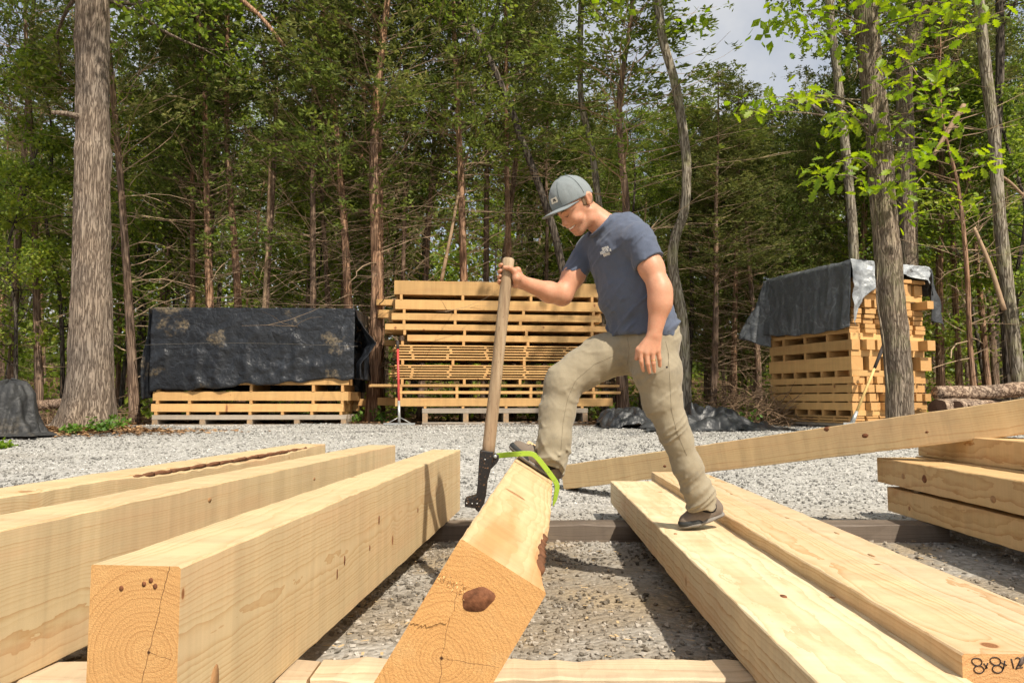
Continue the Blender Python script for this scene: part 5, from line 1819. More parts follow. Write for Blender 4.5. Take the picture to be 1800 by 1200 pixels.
# logs at the right
M_logend = plain("dark_log_end", (0.07, 0.04, 0.028), 0.9, 0.1, 0.5, 40, 0.6)
M_logbark = bark("log_bark", (0.40, 0.30, 0.22), (0.16, 0.11, 0.08), 8.0, 8.0, strength=0.8, dist=0.02)
for i, (x, y, w, Lg, az, lab) in enumerate([(1648, 712, 34, 1.6, 0.55, "left of the three dark log ends beside the right stack"), (1680, 712, 27, 1.6, .6, "middle one of the three dark log ends beside the right stack"), (1702, 717, 24, 1.5, 0.55, "right of the three dark log ends beside the right stack")]):
    Yl = 11.2
    p = at(x, y + 6, Yl); r = w / 2 * Yl / FPX
    root = empty("log", p)
    pts = np.array([[0, 0, 0], [Lg * .5 * math.cos(az), Lg * .5 * math.sin(az), 0.01], [Lg * math.cos(az), Lg * math.sin(az), 0.03]])
    v, f3, f4 = tube_np(spline(pts, 10), r, 18, False, 1 + 0.06 * RNG.normal(size=(10, 18)))
    obj("bark", mesh_np("bark", v, f4, True), M_logbark, root)
    e = v[:18]; e2 = np.concatenate([e * 0.985 + e.mean(0) * 0.015, [e.mean(0) + np.array([-0.02, -0.02, 0])]])
    obj("cut_end", mesh_np("cut_end", e2, np.stack([np.full(18, 18), (np.arange(18) + 1) % 18, np.arange(18)], -1)), M_logend, root)
    tag(root, lab, "log", "logs at the right")
pts = [at(1645, 690, 11.6), at(1720, 690, 11.75), at(1800, 684, 11.9), at(1900, 684, 12.1)]
root = empty("log", (pts[0].x, pts[0].y, gzf(pts[0].x, 11.6)))
P = np.array([list(p) for p in pts]) - np.array(root.location)
v, f3, f4 = tube_np(spline(P, 26), np.linspace(0.10, 0.13, 26), 20, True, 1 + 0.12 * fbm(np.stack(np.broadcast_arrays(np.cos(np.linspace(0, 6.28, 20))[None] * 1.6, np.sin(np.linspace(0, 6.28, 20))[None] * 1.6, np.linspace(0, 8, 26)[:, None]), -1), 3, 4))
obj("bark", mesh_np("bark", v, [f4, f3], True), M_logbark, root)
tag(root, "long pale-barked log lying behind the slanting beam at the right", "log", "logs at the right")
pts = [at(30, 712, 12.0), at(75, 712, 12.1), at(125, 706, 12.3)]
root = empty("log", (pts[0].x, pts[0].y, gzf(pts[0].x, 12)))
P = np.array([list(p) for p in pts]) - np.array(root.location)
mb = MB(); mb.tube(spline(P, 12), np.linspace(0.09, 0.075, 12), 12); obj("bark", mb.mesh("bark", True), M_bark_ced, root)
tag(root, "brown fallen log left of the big oak's foot", "log")


# brush piles: tangles nobody could count
def brush(cx, cy, rx, ry, h, n, seed, mat, label):
    rs = np.random.default_rng(seed); mb = MB()
    for k in range(n):
        a = rs.uniform(0, 6.28); r = rs.random() ** 0.5
        x = cx + rx * r * math.cos(a); y = cy + ry * r * math.sin(a)
        z = gzf(x, y) + h * (1 - r ** 2) * rs.random()
        limb(mb, (x, y, z), dirvec(rs.uniform(0, 6.28), rs.normal(0.1, 0.35)), rs.uniform(0.2, 0.9), rs.uniform(0.003, 0.012), rs, 4, 0.1, 0.3, 3)
    o = obj("brush_pile", mb.mesh("brush_pile"), mat)
    o["kind"] = "stuff"
    tag(o, label, "brush")


p = at(1315, 700, 12.8)
M_brush = plain("brush_twigs", (0.20, 0.135, 0.085), 0.9, 0.1, 0.5, 5)
brush(p.x, 13.0, 0.8, 0.7, 0.75, 420, 3, M_brush, "tangled heap of dead brown branches left of the right stack")
p = at(85, 725, 11.8)
brush(p.x, 11.9, 0.7, 0.5, 0.22, 200, 4, M_brush, "dead twigs on the ground left of the big oak's foot")
p = at(225, 730, 13.6)
brush(p.x, 13.4, 0.6, 0.5, 0.5, 90, 5, M_brush, "dead twigs at the foot of the slim leaning cedar")
p = at(1700, 690, 12.6)
brush(p.x, 12.7, 1.0, 0.6, 0.4, 110, 6, M_twig, "broken sticks standing round the logs at the right")

# leaf litter along the edge of the wood
rs = np.random.default_rng(8)
n = 9000
xx = rs.uniform(-12, 12, n); yy = 12.9 + rs.exponential(1.6, n)
k = rs.random(n) < 0.22
xx[k] = at(140, 760, 10.3).x + rs.normal(0, 0.75, k.sum()); yy[k] = 10.55 + rs.normal(0, 0.28, k.sum())
q = np.array([[-1, -.4, 0], [0.2, -.5, .15], [1, 0.1, .05], [0, .5, .2]])
R = rot_rand(n, rs); az = rs.uniform(0, 6.28, n)
Rz = np.stack([np.cos(az), -np.sin(az), 0 * az, np.sin(az), np.cos(az), 0 * az, 0 * az, 0 * az, 1 + 0 * az], -1).reshape(n, 3, 3)
v = np.einsum('nij,kj->nki', Rz, q + 0 * q) * (0.03 + 0.03 * rs.random(n))[:, None, None]
v[..., 2] += rs.normal(0, 0.006, v.shape[:2])
v += np.stack([xx, yy, gz(xx, yy) + 0.012 + 0.02 * rs.random(n)], -1)[:, None]
b = NB("dry_leaf", 0.85, 0.15)
b.base(b.ramp(b.island(), [(0, (0.10, 0.055, 0.028)), (0.5, (0.26, 0.15, 0.075)), (1, (0.42, 0.27, 0.14))]))
lit = obj("leaf_litter", mesh_np("leaf_litter", v.reshape(-1, 3), np.arange(n * 4).reshape(n, 4)), b.mat)
lit["kind"] = "stuff"
tag(lit, "dry brown leaves along the edge of the wood", "leaf litter")


# low green plants
def plant(px, py, Y, n, h, label, mat=M_shrub, seed=0, size=0.07):
    p = at(px, py, Y)
    root = empty("green_plant", (p.x, Y, gzf(p.x, Y)))
    rs = np.random.default_rng(seed); mb = MB(); C = []
    for k in range(n):
        q2 = limb(mb, (rs.normal(0, .05), rs.normal(0, .05), 0), dirvec(rs.uniform(0, 6.28), rs.uniform(0.5, 1.3)), h * rs.uniform(.5, 1.1), 0.005, rs, 4, 0.2, 0.15, 4)
        C += [q2[2], q2[3], q2[4]]
    obj("stems", mb.mesh("stems"), M_twig_dk, root)
    v, f = leaf_cluster(np.array(C), rs, 7, 0.09, size)
    obj("leaves", mesh_np("leaves", v, f), mat, root)
    tag(root, label, "plant", "low green plants")


plant(182, 752, 10.3, 7, 0.28, "bright green seedling at the right side of the big oak's foot", seed=1)
plant(128, 758, 10.3, 6, 0.14, "low green sprigs at the left of the big oak's foot", seed=2)
plant(205, 735, 11.0, 5, 0.3, "leafy green plant between the big oak and the slim cedar", seed=3)
plant(672, 742, 13.2, 6, 0.3, "green plant at the foot of the cedar between the stacks", seed=4)
plant(625, 740, 13.4, 4, 0.2, "small green plant right of the left stack's pallet", seed=5)
plant(1305, 720, 12.3, 6, 0.3, "bright green sprig between the charcoal tarp and the brush heap", seed=6)
plant(10, 768, 9.0, 4, 0.1, "yellowish sprig below the covered heap at the left edge", seed=7, mat=M_oakleaf)

# ------------------------------------------------------------------ cant hook
def Dp(s, y, z):
    """point on the rolled timber in its own axes (s along it, y to its left, z up its height)"""
    return MD @ Vector((s, y, z))


YH = 3.38
ht = at(894, 456, YH + 0.02); hb = at(858.5, 792, YH)
ax = (ht - hb).normalized()
root = empty("cant_hook", at(842, 890, YH))
tag(root, "cant hook with worn wooden handle and lime green hook gripping the tipped timber", "cant hook")
b = NB("worn_handle_wood", 0.8, 0.2)
c_ = b.coord()
x_, y_, z_ = b.xyz(c_)
st = b.noise(b.comb(b.m('MULTIPLY', x_, 40.0), b.m('MULTIPLY', y_, 40.0), b.m('MULTIPLY', z_, 3.0)), 1.0, 4, 0.6)
sp = b.noise(b.comb(b.m('MULTIPLY', x_, 120.0), b.m('MULTIPLY', y_, 120.0), b.m('MULTIPLY', z_, 22.0)), 1.0, 3, 0.6)
cc = b.ramp(st, [(0.25, (0.16, 0.10, 0.06)), (0.5, (0.33, 0.24, 0.15)), (0.8, (0.46, 0.36, 0.25))])
cc = b.mix(b.map(sp, 0.62, 0.7, 0, 0.6), cc, (0.11, 0.07, 0.045))
cc = b.mix(b.map(z_, 0.0, 0.55, 0.55, 0.0, True), cc, (0.27, 0.15, 0.085))
b.base(cc); b.bump(b.m('ADD', st, sp), 0.5, 0.004)
M_handle = b.mat


def loc(p):
    return np.array(p) - np.array(root.location)


def ring_tube(p0, p1, radii, sides=20):
    p0 = np.array(p0); p1 = np.array(p1)
    n = len(radii)
    return np.array([p0 + (p1 - p0) * t for t in np.linspace(0, 1, n)]), radii


HR = 0.0275
pts, rad = ring_tube(loc(hb - ax * 0.05), loc(ht), [HR * 1.03, HR * 1.05, HR * 1.05, HR * 1.02, HR, HR * .98, HR * .97, HR * .97, HR * .98, HR * .97, HR * 0.96, HR * 1.0])
v, f3, f4 = tube_np(np.concatenate([pts, [pts[-1] + np.array(ax) * 0.006]]), np.concatenate([rad, [HR * 0.75]]), 24)
obj("handle", mesh_np("handle", v, [f4, f3], True), M_handle, root)

# steel socket: tapered channel going down to the toe, bracket and foot plate
def extr(poly, Y0, Y1, name, mat, parent=None, bevel=0.003):
    """polygon of photo pixels extruded between two depths"""
    n = len(poly)
    Ym = (Y0 + Y1) / 2
    a = np.array([loc(at(x, y, Ym)) for x, y in poly])
    f_ = a.copy(); f_[:, 1] += Y0 - Ym; g_ = a.copy(); g_[:, 1] += Y1 - Ym
    me = bpy.data.meshes.new(name)
    vv = [tuple(p) for p in f_] + [tuple(p) for p in g_]
    ff = [list(range(n)), list(range(2 * n - 1, n - 1, -1))] + [[i, n + i, n + (i + 1) % n, (i + 1) % n] for i in range(n)]
    me.from_pydata(vv, [], ff); me.update()
    o = obj(name, me, mat, parent or root)
    m = o.modifiers.new("bevel", 'BEVEL'); m.width = bevel; m.segments = 2; m.limit_method = 'ANGLE'
    return o


extr([(844, 790), (868, 793), (866, 806), (862, 828), (857, 845), (854, 872), (851, 884), (842, 898), (836, 893), (836, 878), (840, 850), (842, 815)], YH - 0.034, YH + 0.034, "socket", M_blk)
extr([(865, 797), (871, 796), (877, 800), (877, 808), (873, 814), (867, 820), (861, 826), (859, 812)], YH - 0.014, YH + 0.014, "hook_bracket", M_blk)
extr([(818, 875), (832, 871), (840, 868), (842, 884), (838, 891), (818, 888)], YH - 0.045, YH + 0.045, "foot_plate", M_blk)
for (x, y) in ((870.5, 801.5), (821.5, 881.5), (831, 882), (853, 806), (839.5, 882)):
    c0 = loc(at(x, y, YH)); yb = {870.5: -0.020, 853: -0.038, 839.5: -0.048}.get(x, -0.048)
    mb = MB(); rb = 0.0085 if x == 870.5 else 0.0035
    mb.tube([c0 + [0, 0, 0], c0 + [0, yb - 0.002, 0], c0 + [0, yb - 0.004, 0]], [rb, rb, rb * 0.7], 12)
    obj("bolt", mb.mesh("bolt", True), M_galv, root)
# hook: flat bar bent round the timber
cl = [(873, 801), (885, 799.5), (905, 798), (925, 796.5), (936, 797), (942, 801), (955, 817), (968, 834), (976, 845), (979.5, 851), (979, 860), (975.5, 878), (972, 889)]
cp = polyline(cl, 60)
for _ in range(3):
    cp[1:-1] = (cp[:-2] + 2 * cp[1:-1] + cp[2:]) / 4
tg = np.gradient(cp, axis=0); tg /= np.linalg.norm(tg, axis=1, keepdims=True); nn = np.stack([-tg[:, 1], tg[:, 0]], -1)
wid = np.interp(np.linspace(0, 1, 60), [0, .8, .93, 1], [4.6, 4.4, 3.4, 0.8])
Yk = YH - 0.075 * sstep(0.0, 0.25, np.linspace(0, 1, 60)) + 0.02
V = []
for i in range(60):
    for (s, dy) in ((1, -0.006), (1, 0.006), (-1, 0.006), (-1, -0.006)):
        q = cp[i] + nn[i] * wid[i] * s
        V.append(loc(at(q[0], q[1], Yk[i])) + np.array([0, dy, 0]))
F = []
for i in range(59):
    for k in range(4):
        F.append([4 * i + k, 4 * i + (k + 1) % 4, 4 * i + 4 + (k + 1) % 4, 4 * i + 4 + k])
F += [[3, 2, 1, 0], [236, 237, 238, 239]]
me = mesh_np("hook", np.array(V), np.array(F))
ho = obj("hook", me, M_green, root)
m = ho.modifiers.new("bevel", 'BEVEL'); m.width = 0.0015; m.segments = 2; m.limit_method = 'ANGLE'

# ------------------------------------------------------------------ the man: implicit surfaces -> surface nets
class SDF:
    def __init__(self, lo, hi, h):
        self.lo = np.array(lo, dtype=np.float64); self.h = h
        self.n = np.ceil((np.array(hi) - self.lo) / h).astype(int) + 1
        self.F = np.full(self.n, 0.25, dtype=np.float32)

    def _sub(self, lo, hi):
        a = np.maximum(((np.array(lo) - self.lo) / self.h).astype(int), 0)
        b_ = np.minimum(((np.array(hi) - self.lo) / self.h).astype(int) + 2, self.n)
        if np.any(b_ <= a): return None, None
        sl = tuple(slice(i, j) for i, j in zip(a, b_))
        g = [(self.lo[k] + self.h * np.arange(a[k], b_[k])).astype(np.float32) for k in range(3)]
        return sl, np.stack(np.meshgrid(*g, indexing='ij'), -1)

    @staticmethod
    def _smin(a, b_, k):
        if k <= 0: return np.minimum(a, b_)
        hh = np.maximum(k - np.abs(a - b_), 0) / k
        return np.minimum(a, b_) - hh * hh * k * 0.25

    def _d(self, p, a, b_, ra, rb, flat):
        a = np.asarray(a, dtype=np.float32); b_ = np.asarray(b_, dtype=np.float32)
        ba = b_ - a; L2 = float(ba @ ba) + 1e-9
        t = np.clip(((p - a) @ ba) / L2, 0, 1)
        q = p - a - t[..., None] * ba
        r = ra + (rb - ra) * t
        if flat is None:
            return np.sqrt((q * q).sum(-1)) - r
        m = 1.0
        for e, s in flat:
            e = np.asarray(e, dtype=np.float32)
            q = q + (q @ e)[..., None] * e * np.float32(1 / s - 1); m = min(m, s)
        ln = np.sqrt((q * q).sum(-1))
        return (ln - r) * (m if m < 1 else 1.0) * 1.0

    def cone(self, a, b_, ra, rb=None, k=0.01, flat=None, sub=False):
        rb = ra if rb is None else rb
        a = np.array(a, dtype=float); b_ = np.array(b_, dtype=float)
        mx = max(ra, rb) * (max([1.0] + [s for _, s in flat]) if flat else 1.0) + k + 0.03
        sl, p = self._sub(np.minimum(a, b_) - mx, np.maximum(a, b_) + mx)
        if sl is None: return
        d = self._d(p, a, b_, ra, rb, flat)
        self.F[sl] = -self._smin(-self.F[sl], d, k) if sub else self._smin(self.F[sl], d, k)

    def chain(self, pts, rad, k=0.01, flat=None):
        for i in range(len(pts) - 1):
            self.cone(pts[i], pts[i + 1], rad[i], rad[i + 1], k, flat)

    def cut(self, p0, n, rad):
        """remove what lies on the +n side of a plane, within rad of p0"""
        p0 = np.array(p0, dtype=np.float32); n = np.array(n, dtype=np.float32); n /= np.linalg.norm(n)
        sl, p = self._sub(p0 - rad, p0 + rad)
        q = p - p0
        d = q @ n
        inside = (q * q).sum(-1) < rad * rad
        self.F[sl] = np.where(inside, np.maximum(self.F[sl], d), self.F[sl])

    def perturb(self, fn, band=0.03):
        idx = np.nonzero(np.abs(self.F) < band)
        p = self.lo + self.h * np.stack(idx, -1)
        self.F[idx] += fn(p).astype(np.float32)

    def mesh(self, name, mats=None):
        F = self.F; ins = F < 0
        nx, ny, nz = F.shape
        c = np.zeros((nx - 1, ny - 1, nz - 1), dtype=np.int8)
        for dx in (0, 1):
            for dy in (0, 1):
                for dz_ in (0, 1):
                    c += ins[dx:nx - 1 + dx, dy:ny - 1 + dy, dz_:nz - 1 + dz_]
        cells = np.argwhere((c > 0) & (c < 8))
        vid = np.full(c.shape, -1, dtype=np.int32); vid[tuple(cells.T)] = np.arange(len(cells))
        acc = np.zeros((len(cells), 3)); cnt = np.zeros(len(cells))
        corners = [(0, 0, 0), (1, 0, 0), (0, 1, 0), (1, 1, 0), (0, 0, 1), (1, 0, 1), (0, 1, 1), (1, 1, 1)]
        val = [F[cells[:, 0] + a, cells[:, 1] + b_, cells[:, 2] + d].astype(np.float64) for a, b_, d in corners]
        for i in range(8):
            for j in range(i + 1, 8):
                d = np.abs(np.array(corners[i]) - np.array(corners[j]))
                if d.sum() != 1: continue
                m = (val[i] < 0) != (val[j] < 0)
                t = np.where(m, val[i] / np.where(m, val[i] - val[j], 1), 0)
                pt = np.array(corners[i]) + t[:, None] * (np.array(corners[j]) - np.array(corners[i]))
                acc += pt * m[:, None]; cnt += m
        V = self.lo + self.h * (cells + acc / cnt[:, None])
        Q = []
        for axis in range(3):
            a0 = [slice(None)] * 3; a1 = [slice(None)] * 3
            a0[axis] = slice(0, -1); a1[axis] = slice(1, None)
            s0 = ins[tuple(a0)]; s1 = ins[tuple(a1)]
            e = np.argwhere(s0 != s1)
            o1, o2 = [k for k in range(3) if k != axis]
            ok = (e[:, o1] > 0) & (e[:, o2] > 0) & (e[:, o1] < F.shape[o1] - 1) & (e[:, o2] < F.shape[o2] - 1)
            e = e[ok]
            def cid(d1, d2):
                q = e.copy(); q[:, o1] -= d1; q[:, o2] -= d2
                return vid[q[:, 0], q[:, 1], q[:, 2]]
            quad = np.stack([cid(1, 1), cid(0, 1), cid(0, 0), cid(1, 0)], -1)
            flip = s0[tuple(e.T)]
            if axis == 1: flip = ~flip
            quad = np.where(flip[:, None], quad, quad[:, ::-1])
            Q.append(quad)
        return mesh_np(name, V, np.concatenate(Q), True, mats)


def a3(px, py, Y):
    return np.array(at(px, py, Y))


# --- head frame
HO = a3(1005, 351, 3.46)
yaw = math.radians(24); pit = math.radians(29)
fh = np.array([-math.cos(yaw), -math.sin(yaw), 0.0])
hf = fh * math.cos(pit) + np.array([0, 0, -math.sin(pit)])
hu = fh * math.sin(pit) + np.array([0, 0, math.cos(pit)])
hl = np.cross(hu, hf)


def hp(a, b_, c=0.0):
    return HO + hf * a + hu * b_ + hl * c


JAW = hp(0.022, -0.128)
M_skin = NB("skin", 0.5, 0.35)
_c = M_skin.coord()
_n = M_skin.noise(_c, 16.0, 4)
_f = M_skin.noise(_c, 140.0, 3)
_cc = M_skin.mix(_n, (0.47, 0.215, 0.125), (0.60, 0.325, 0.21))
_jaw = M_skin.map(M_skin.v('DISTANCE', _c, tuple(JAW)), 0.045, 0.085, 1, 0, True)
_cc = M_skin.mix(M_skin.m('MULTIPLY', _jaw, M_skin.map(M_skin.noise(_c, 420.0, 2), 0.4, 0.62, 0, 0.55)), _cc, (0.20, 0.12, 0.085))
_mott = M_skin.noise(_c, 45.0, 4, 0.65)
_cc = M_skin.mix(M_skin.map(_mott, 0.5, 0.72, 0, 0.4), _cc, (0.52, 0.19, 0.12))
M_skin.base(M_skin.hsv(_cc, 0.5, 1.0, M_skin.m('MULTIPLY_ADD', _f, 0.25, 0.87)))
M_skin.p.inputs["Subsurface Weight"].default_value = 0.12
M_skin.p.inputs["Subsurface Radius"].default_value = (0.012, 0.005, 0.003)
M_skin.bump(_f, 0.15, 0.003)
M_skin = M_skin.mat


def cloth(name, c0, c1, weave=900.0, patch=6.0, fold=0.6):
    b = NB(name, 0.88, 0.15)
    c = b.coord()
    n = b.noise(c, patch, 4, 0.6); f = b.noise(c, weave, 2)
    h = b.noise(b.comb(b.m('MULTIPLY', b.xyz(c)[0], 300.0), b.m('MULTIPLY', b.xyz(c)[1], 300.0), b.m('MULTIPLY', b.xyz(c)[2], 80.0)), 1.0, 2)
    col = b.mix(b.m('ADD', b.m('MULTIPLY', n, 0.7), b.m('MULTIPLY', h, 0.4)), c0, c1)
    dn = b.map(b.noise(c, patch * 1.7, 5, 0.65), 0.52, 0.72, 0, 0.4, True)
    col = b.mix(dn, col, tuple(v * 0.55 + 0.05 for v in c0))
    b.base(b.hsv(col, 0.5, 1.0, b.m('MULTIPLY_ADD', f, 0.3, 0.85)))
    b.p.inputs["Sheen Weight"].default_value = 0.15
    b.bump(b.m('ADD', b.noise(c, 55.0, 3), b.m('MULTIPLY', f, 0.3)), 0.25, 0.003)
    return b.mat


M_shirt = cloth("shirt_cotton", (0.054, 0.067, 0.102), (0.115, 0.138, 0.195))
M_pants = cloth("pants_canvas", (0.215, 0.182, 0.125), (0.335, 0.292, 0.208))
M_cap = cloth("cap_cotton", (0.135, 0.158, 0.165), (0.245, 0.275, 0.285), 700, 9)
M_leather = cloth("shoe_leather", (0.125, 0.098, 0.075), (0.215, 0.175, 0.14), 400, 18)
M_rubber = plain("shoe_rubber", (0.035, 0.037, 0.037), 0.75, 0.3, 0.5, 25)
M_solegrey = plain("shoe_sole", (0.19, 0.175, 0.155), 0.8, 0.25, 0.35, 25)
M_lace = plain("shoe_lace", (0.10, 0.085, 0.07), 0.9, 0.1)
M_hair = plain("hair_brown", (0.17, 0.11, 0.065), 0.8, 0.25, 0.5, 300, 0.5)
M_teeth = plain("teeth", (0.80, 0.76, 0.70), 0.3, 0.5, 0.05)
M_lip = plain("lips", (0.42, 0.15, 0.11), 0.5, 0.4, 0.1)
M_mouth = plain("mouth_dark", (0.10, 0.025, 0.02), 0.6, 0.3)
M_print = plain("white_print", (0.68, 0.68, 0.64), 0.8, 0.2, 0.1)
M_gold = plain("gold_ring", (0.80, 0.55, 0.22), 0.25, 0.5, 0.05, 30, 0, 1.0)

zA = BT + hA
man = empty("person", onz(1235, 925, zA))
tag(man, "man in a blue t-shirt, khaki trousers and grey cap, leaning on the cant hook", "person")

# --- joints
TF = np.array([-math.cos(math.radians(36)), -math.sin(math.radians(36)), 0.0])      # torso facing
sh_n = a3(1124, 421, 3.34); el_n = a3(1162, 512, 3.265); wr_n = a3(1150, 588, 3.265)
sh_f = a3(1037, 434, 3.66); el_f = a3(988, 519, 3.60); wr_f = a3(917, 496, 3.445)
neck0 = hp(-0.047, -0.085); neck1 = a3(1072, 405, 3.50)
ch0 = a3(1088, 442, 3.50); ch1 = a3(1110, 508, 3.505); ab1 = a3(1131, 580, 3.51)
hip_n = a3(1153, 632, 3.43); kn_n = a3(1179, 742, 3.43); an_n = a3(1231, 884, 3.50)
hip_f = a3(1098, 618, 3.59); kn_f = a3(991, 671, 3.54)
SF = 2.02
an_f = np.array(Dp(SF, -0.060, HD + 0.11))
heel_f = np.array(Dp(SF, -0.115, HD)); toe_f = np.array(Dp(SF + 0.02, 0.150, HD + 0.014))
toe_n = np.array(onz(1203, 931, zA)); heel_n = a3(1266, 908, 3.565)


def pants_prims(S, g, k, legs=True):
    S.cone(a3(1140, 592, 3.51), a3(1134, 606, 3.51), 0.168 + g, 0.165 + g, k, [(TF, 0.74)])
    S.chain([a3(1150, 615, 3.45), a3(1156, 655, 3.425), a3(1164, 705, 3.43), kn_n + [0.003, 0, -0.005], a3(1190, 770, 3.445), a3(1209, 820, 3.465), a3(1226, 862, 3.487)] + ([a3(1236, 905, 3.51)] if legs else []),
            [0.112 + g, 0.108 + g, 0.088 + g, 0.074 + g, 0.068 + g, 0.067 + g, 0.066 + g] + ([0.066 + g] if legs else []), k)
    S.chain([a3(1108, 612, 3.58), a3(1060, 628, 3.57), a3(1020, 650, 3.56), kn_f], [0.108 + g, 0.106 + g, 0.098 + g, 0.090 + g], k)
    S.chain([kn_f, a3(979, 725, 3.53), a3(975, 772, 3.50), a3(971, 800, 3.49)] + ([a3(966, 845, 3.49)] if legs else []), [0.090 + g, 0.083 + g, 0.077 + g, 0.067 + g] + ([0.06 + g] if legs else []), k)


def shirt_prims(S, g, k):
    S.cone(ch0, ch1, 0.186 + g, 0.178 + g, k, [(TF, 0.64)])
    S.cone(ch1, ab1, 0.178 + g, 0.176 + g, k, [(TF, 0.70)])
    S.cone(a3(1040, 436, 3.655), a3(1120, 424, 3.355), 0.064 + g, 0.070 + g, k)
    S.cone(a3(1068, 414, 3.52), a3(1116, 418, 3.40), 0.062 + g, 0.062 + g, k)
    S.cone(a3(1068, 416, 3.52), a3(1044, 430, 3.62), 0.055 + g, 0.06 + g, k)


# --- body: one continuous surface
lo = np.array([a3(862, 400, 3.4)[0], 3.16, 0.18]); hi = np.array([a3(1300, 400, 3.5)[0], 3.80, a3(900, 285, 3.4)[2]])
B = SDF(lo, hi, 0.0042)
shirt_prims(B, -0.032, 0.03)
pants_prims(B, -0.022, 0.03, False)
B.cone(neck0, neck1, 0.058, 0.066, 0.03)
B.cone(neck1, ch0, 0.06, 0.10, 0.03)
# arms
B.chain([sh_n, sh_n * 0.45 + el_n * 0.55, el_n * 0.93 + sh_n * 0.07, el_n * 0.92 + wr_n * 0.08, el_n * 0.70 + wr_n * 0.30 + [0.004, 0, 0], wr_n], [0.058, 0.0535, 0.0470, 0.0470, 0.0475, 0.0315], 0.03)
B.chain([sh_f, sh_f * 0.4 + el_f * 0.6, el_f, el_f * 0.68 + wr_f * 0.32 + [0, 0, -0.005], wr_f], [0.055, 0.053, 0.0465, 0.0475, 0.0305], 0.03)
# feet inside the shoes
B.chain([a3(1234, 880, 3.505), heel_n * 0.74 + toe_n * 0.26 + [0, 0, 0.06], heel_n * 0.6 + toe_n * 0.4 + [0, 0, 0.035], toe_n + (heel_n - toe_n) * 0.2 + [0, 0, 0.03]], [0.036, 0.027, 0.024, 0.02], 0.01)
B.chain([a3(968, 815, 3.49), heel_f * 0.72 + toe_f * 0.28 + np.array(zD) * 0.055, heel_f * 0.6 + toe_f * 0.4 + np.array(zD) * 0.035, toe_f * 0.85 + heel_f * 0.15 + np.array(zD) * 0.03], [0.034, 0.027, 0.024, 0.02], 0.01)
# near hand, hanging
Yn = 3.262
kn = [a3(1126, 617, Yn - .002), a3(1136.5, 620, Yn - 0.006), a3(1147, 620, Yn - 0.004), a3(1156.5, 616, Yn + 0.002)]
for i, q in enumerate(kn):
    B.cone(wr_n + [(-0.012 + 0.008 * i), 0, -0.005], q, 0.020, 0.0135, 0.014)
fing = [[(1127, 635, .0), (1131, 651, .018)], [(1138.5, 639, -.004), (1142, 654.5, .014)], [(1148.5, 638, -.002), (1150.5, 653, .016)], [(1159, 630, .006), (1160, 643, .022)]]
for q, f_ in zip(kn, fing):
    p1 = a3(f_[0][0], f_[0][1], Yn + f_[0][2]); p2 = a3(f_[1][0], f_[1][1], Yn + f_[1][2])
    B.cone(q, p1, 0.0118, 0.0100, 0.004); B.cone(p1, p2, 0.0100, 0.0078, 0.003)
B.chain([a3(1136, 600, Yn + .012), a3(1122.5, 614, Yn + 0.014), a3(1118.5, 630, Yn + 0.016)], [0.017, 0.0125, 0.0092], 0.008)
# far hand, gripping the handle
axn = np.array(ax); hc = np.array(hb) + axn * float((Vector(a3(893, 485, YH)) - hb).dot(ax))
e1 = np.array([1.0, 0, 0]); e1 = e1 - axn * (e1 @ axn); e1 /= np.linalg.norm(e1)
e2 = np.cross(e1, axn); e2 = e2 if e2[1] < 0 else -e2


def gp(phi, h, R):
    a = math.radians(phi)
    return hc + axn * h + R * (e1 * math.cos(a) + e2 * math.sin(a))


RG = HR + 0.0085
for h0, rf in ((0.040, 0.0100), (0.011, 0.0105), (-0.0135, 0.0100), (-0.036, 0.0088)):
    ph = [-12, -55, -100, -145, -185, -212]
    pts = [gp(p, h0 * (0.92 if j == 0 else 1.0) + 0.002 * j, RG + (0.012 if j == 0 else 0.0)) for j, p in enumerate(ph)]
    B.chain(pts, [rf * 1.25, rf * 1.1, rf, rf, rf * 0.95, rf * 0.82], 0.003)
    B.cone(wr_f, pts[0], 0.024, 0.0145, 0.014)
B.cone(wr_f, gp(22, -0.006, 0.050), 0.024, 0.021, 0.016)
B.chain([gp(22, -0.004, 0.048), gp(38, 0.022, 0.043), gp(72, 0.034, RG + 0.004), gp(112, 0.034, RG + 0.001)], [0.019, 0.0135, 0.0112, 0.0090], 0.006)
# head
B.cone(hp(-0.004, -0.004), hp(-0.0039, -0.004), 0.098, 0.098, 0.01, [(hl, 0.79), (hu, 1.02)])
B.cone(hp(0.030, -0.060), hp(0.032, -0.095), 0.058, 0.052, 0.02, [(hl, 0.98)])
for s in (-1, 1):
    B.chain([hp(-0.032, -0.085, s * 0.052), hp(-0.018, -0.118, s * 0.046), hp(0.036, -0.146, s * 0.016)], [0.022, 0.021, 0.020], 0.02)
    B.cone(hp(0.046, -0.086, s * 0.034), hp(0.036, -0.09, s * 0.040), 0.027, 0.024, 0.015)
    B.cone(hp(0.077, -0.033, s * 0.012), hp(0.066, -0.032, s * 0.042), 0.0125, 0.011, 0.012)
    B.cone(hp(0.088, -0.056, s * 0.033), hp(0.084, -0.055, s * 0.040), 0.0105, 0.010, 0.008, None, True)
    B.cone(hp(0.064, -0.055, s * 0.031), hp(0.063, -0.055, s * 0.034), 0.0128, 0.0125, 0.005)
    B.cone(hp(0.080, -0.0905, s * 0.010), hp(0.078, -0.0905, s * 0.0115), 0.0085, 0.008, 0.006)
    # ear
    B.cone(hp(-0.040, -0.018, s * 0.083), hp(-0.033, -0.048, s * 0.075), 0.0205, 0.0125, 0.005, [(hl, 0.5)])
    B.cone(hp(-0.036, -0.020, s * 0.0965), hp(-0.034, -0.036, s * 0.090), 0.0105, 0.007, 0.004, None, True)
B.cone(hp(0.040, -0.147), hp(0.050, -0.148), 0.022, 0.018, 0.016)
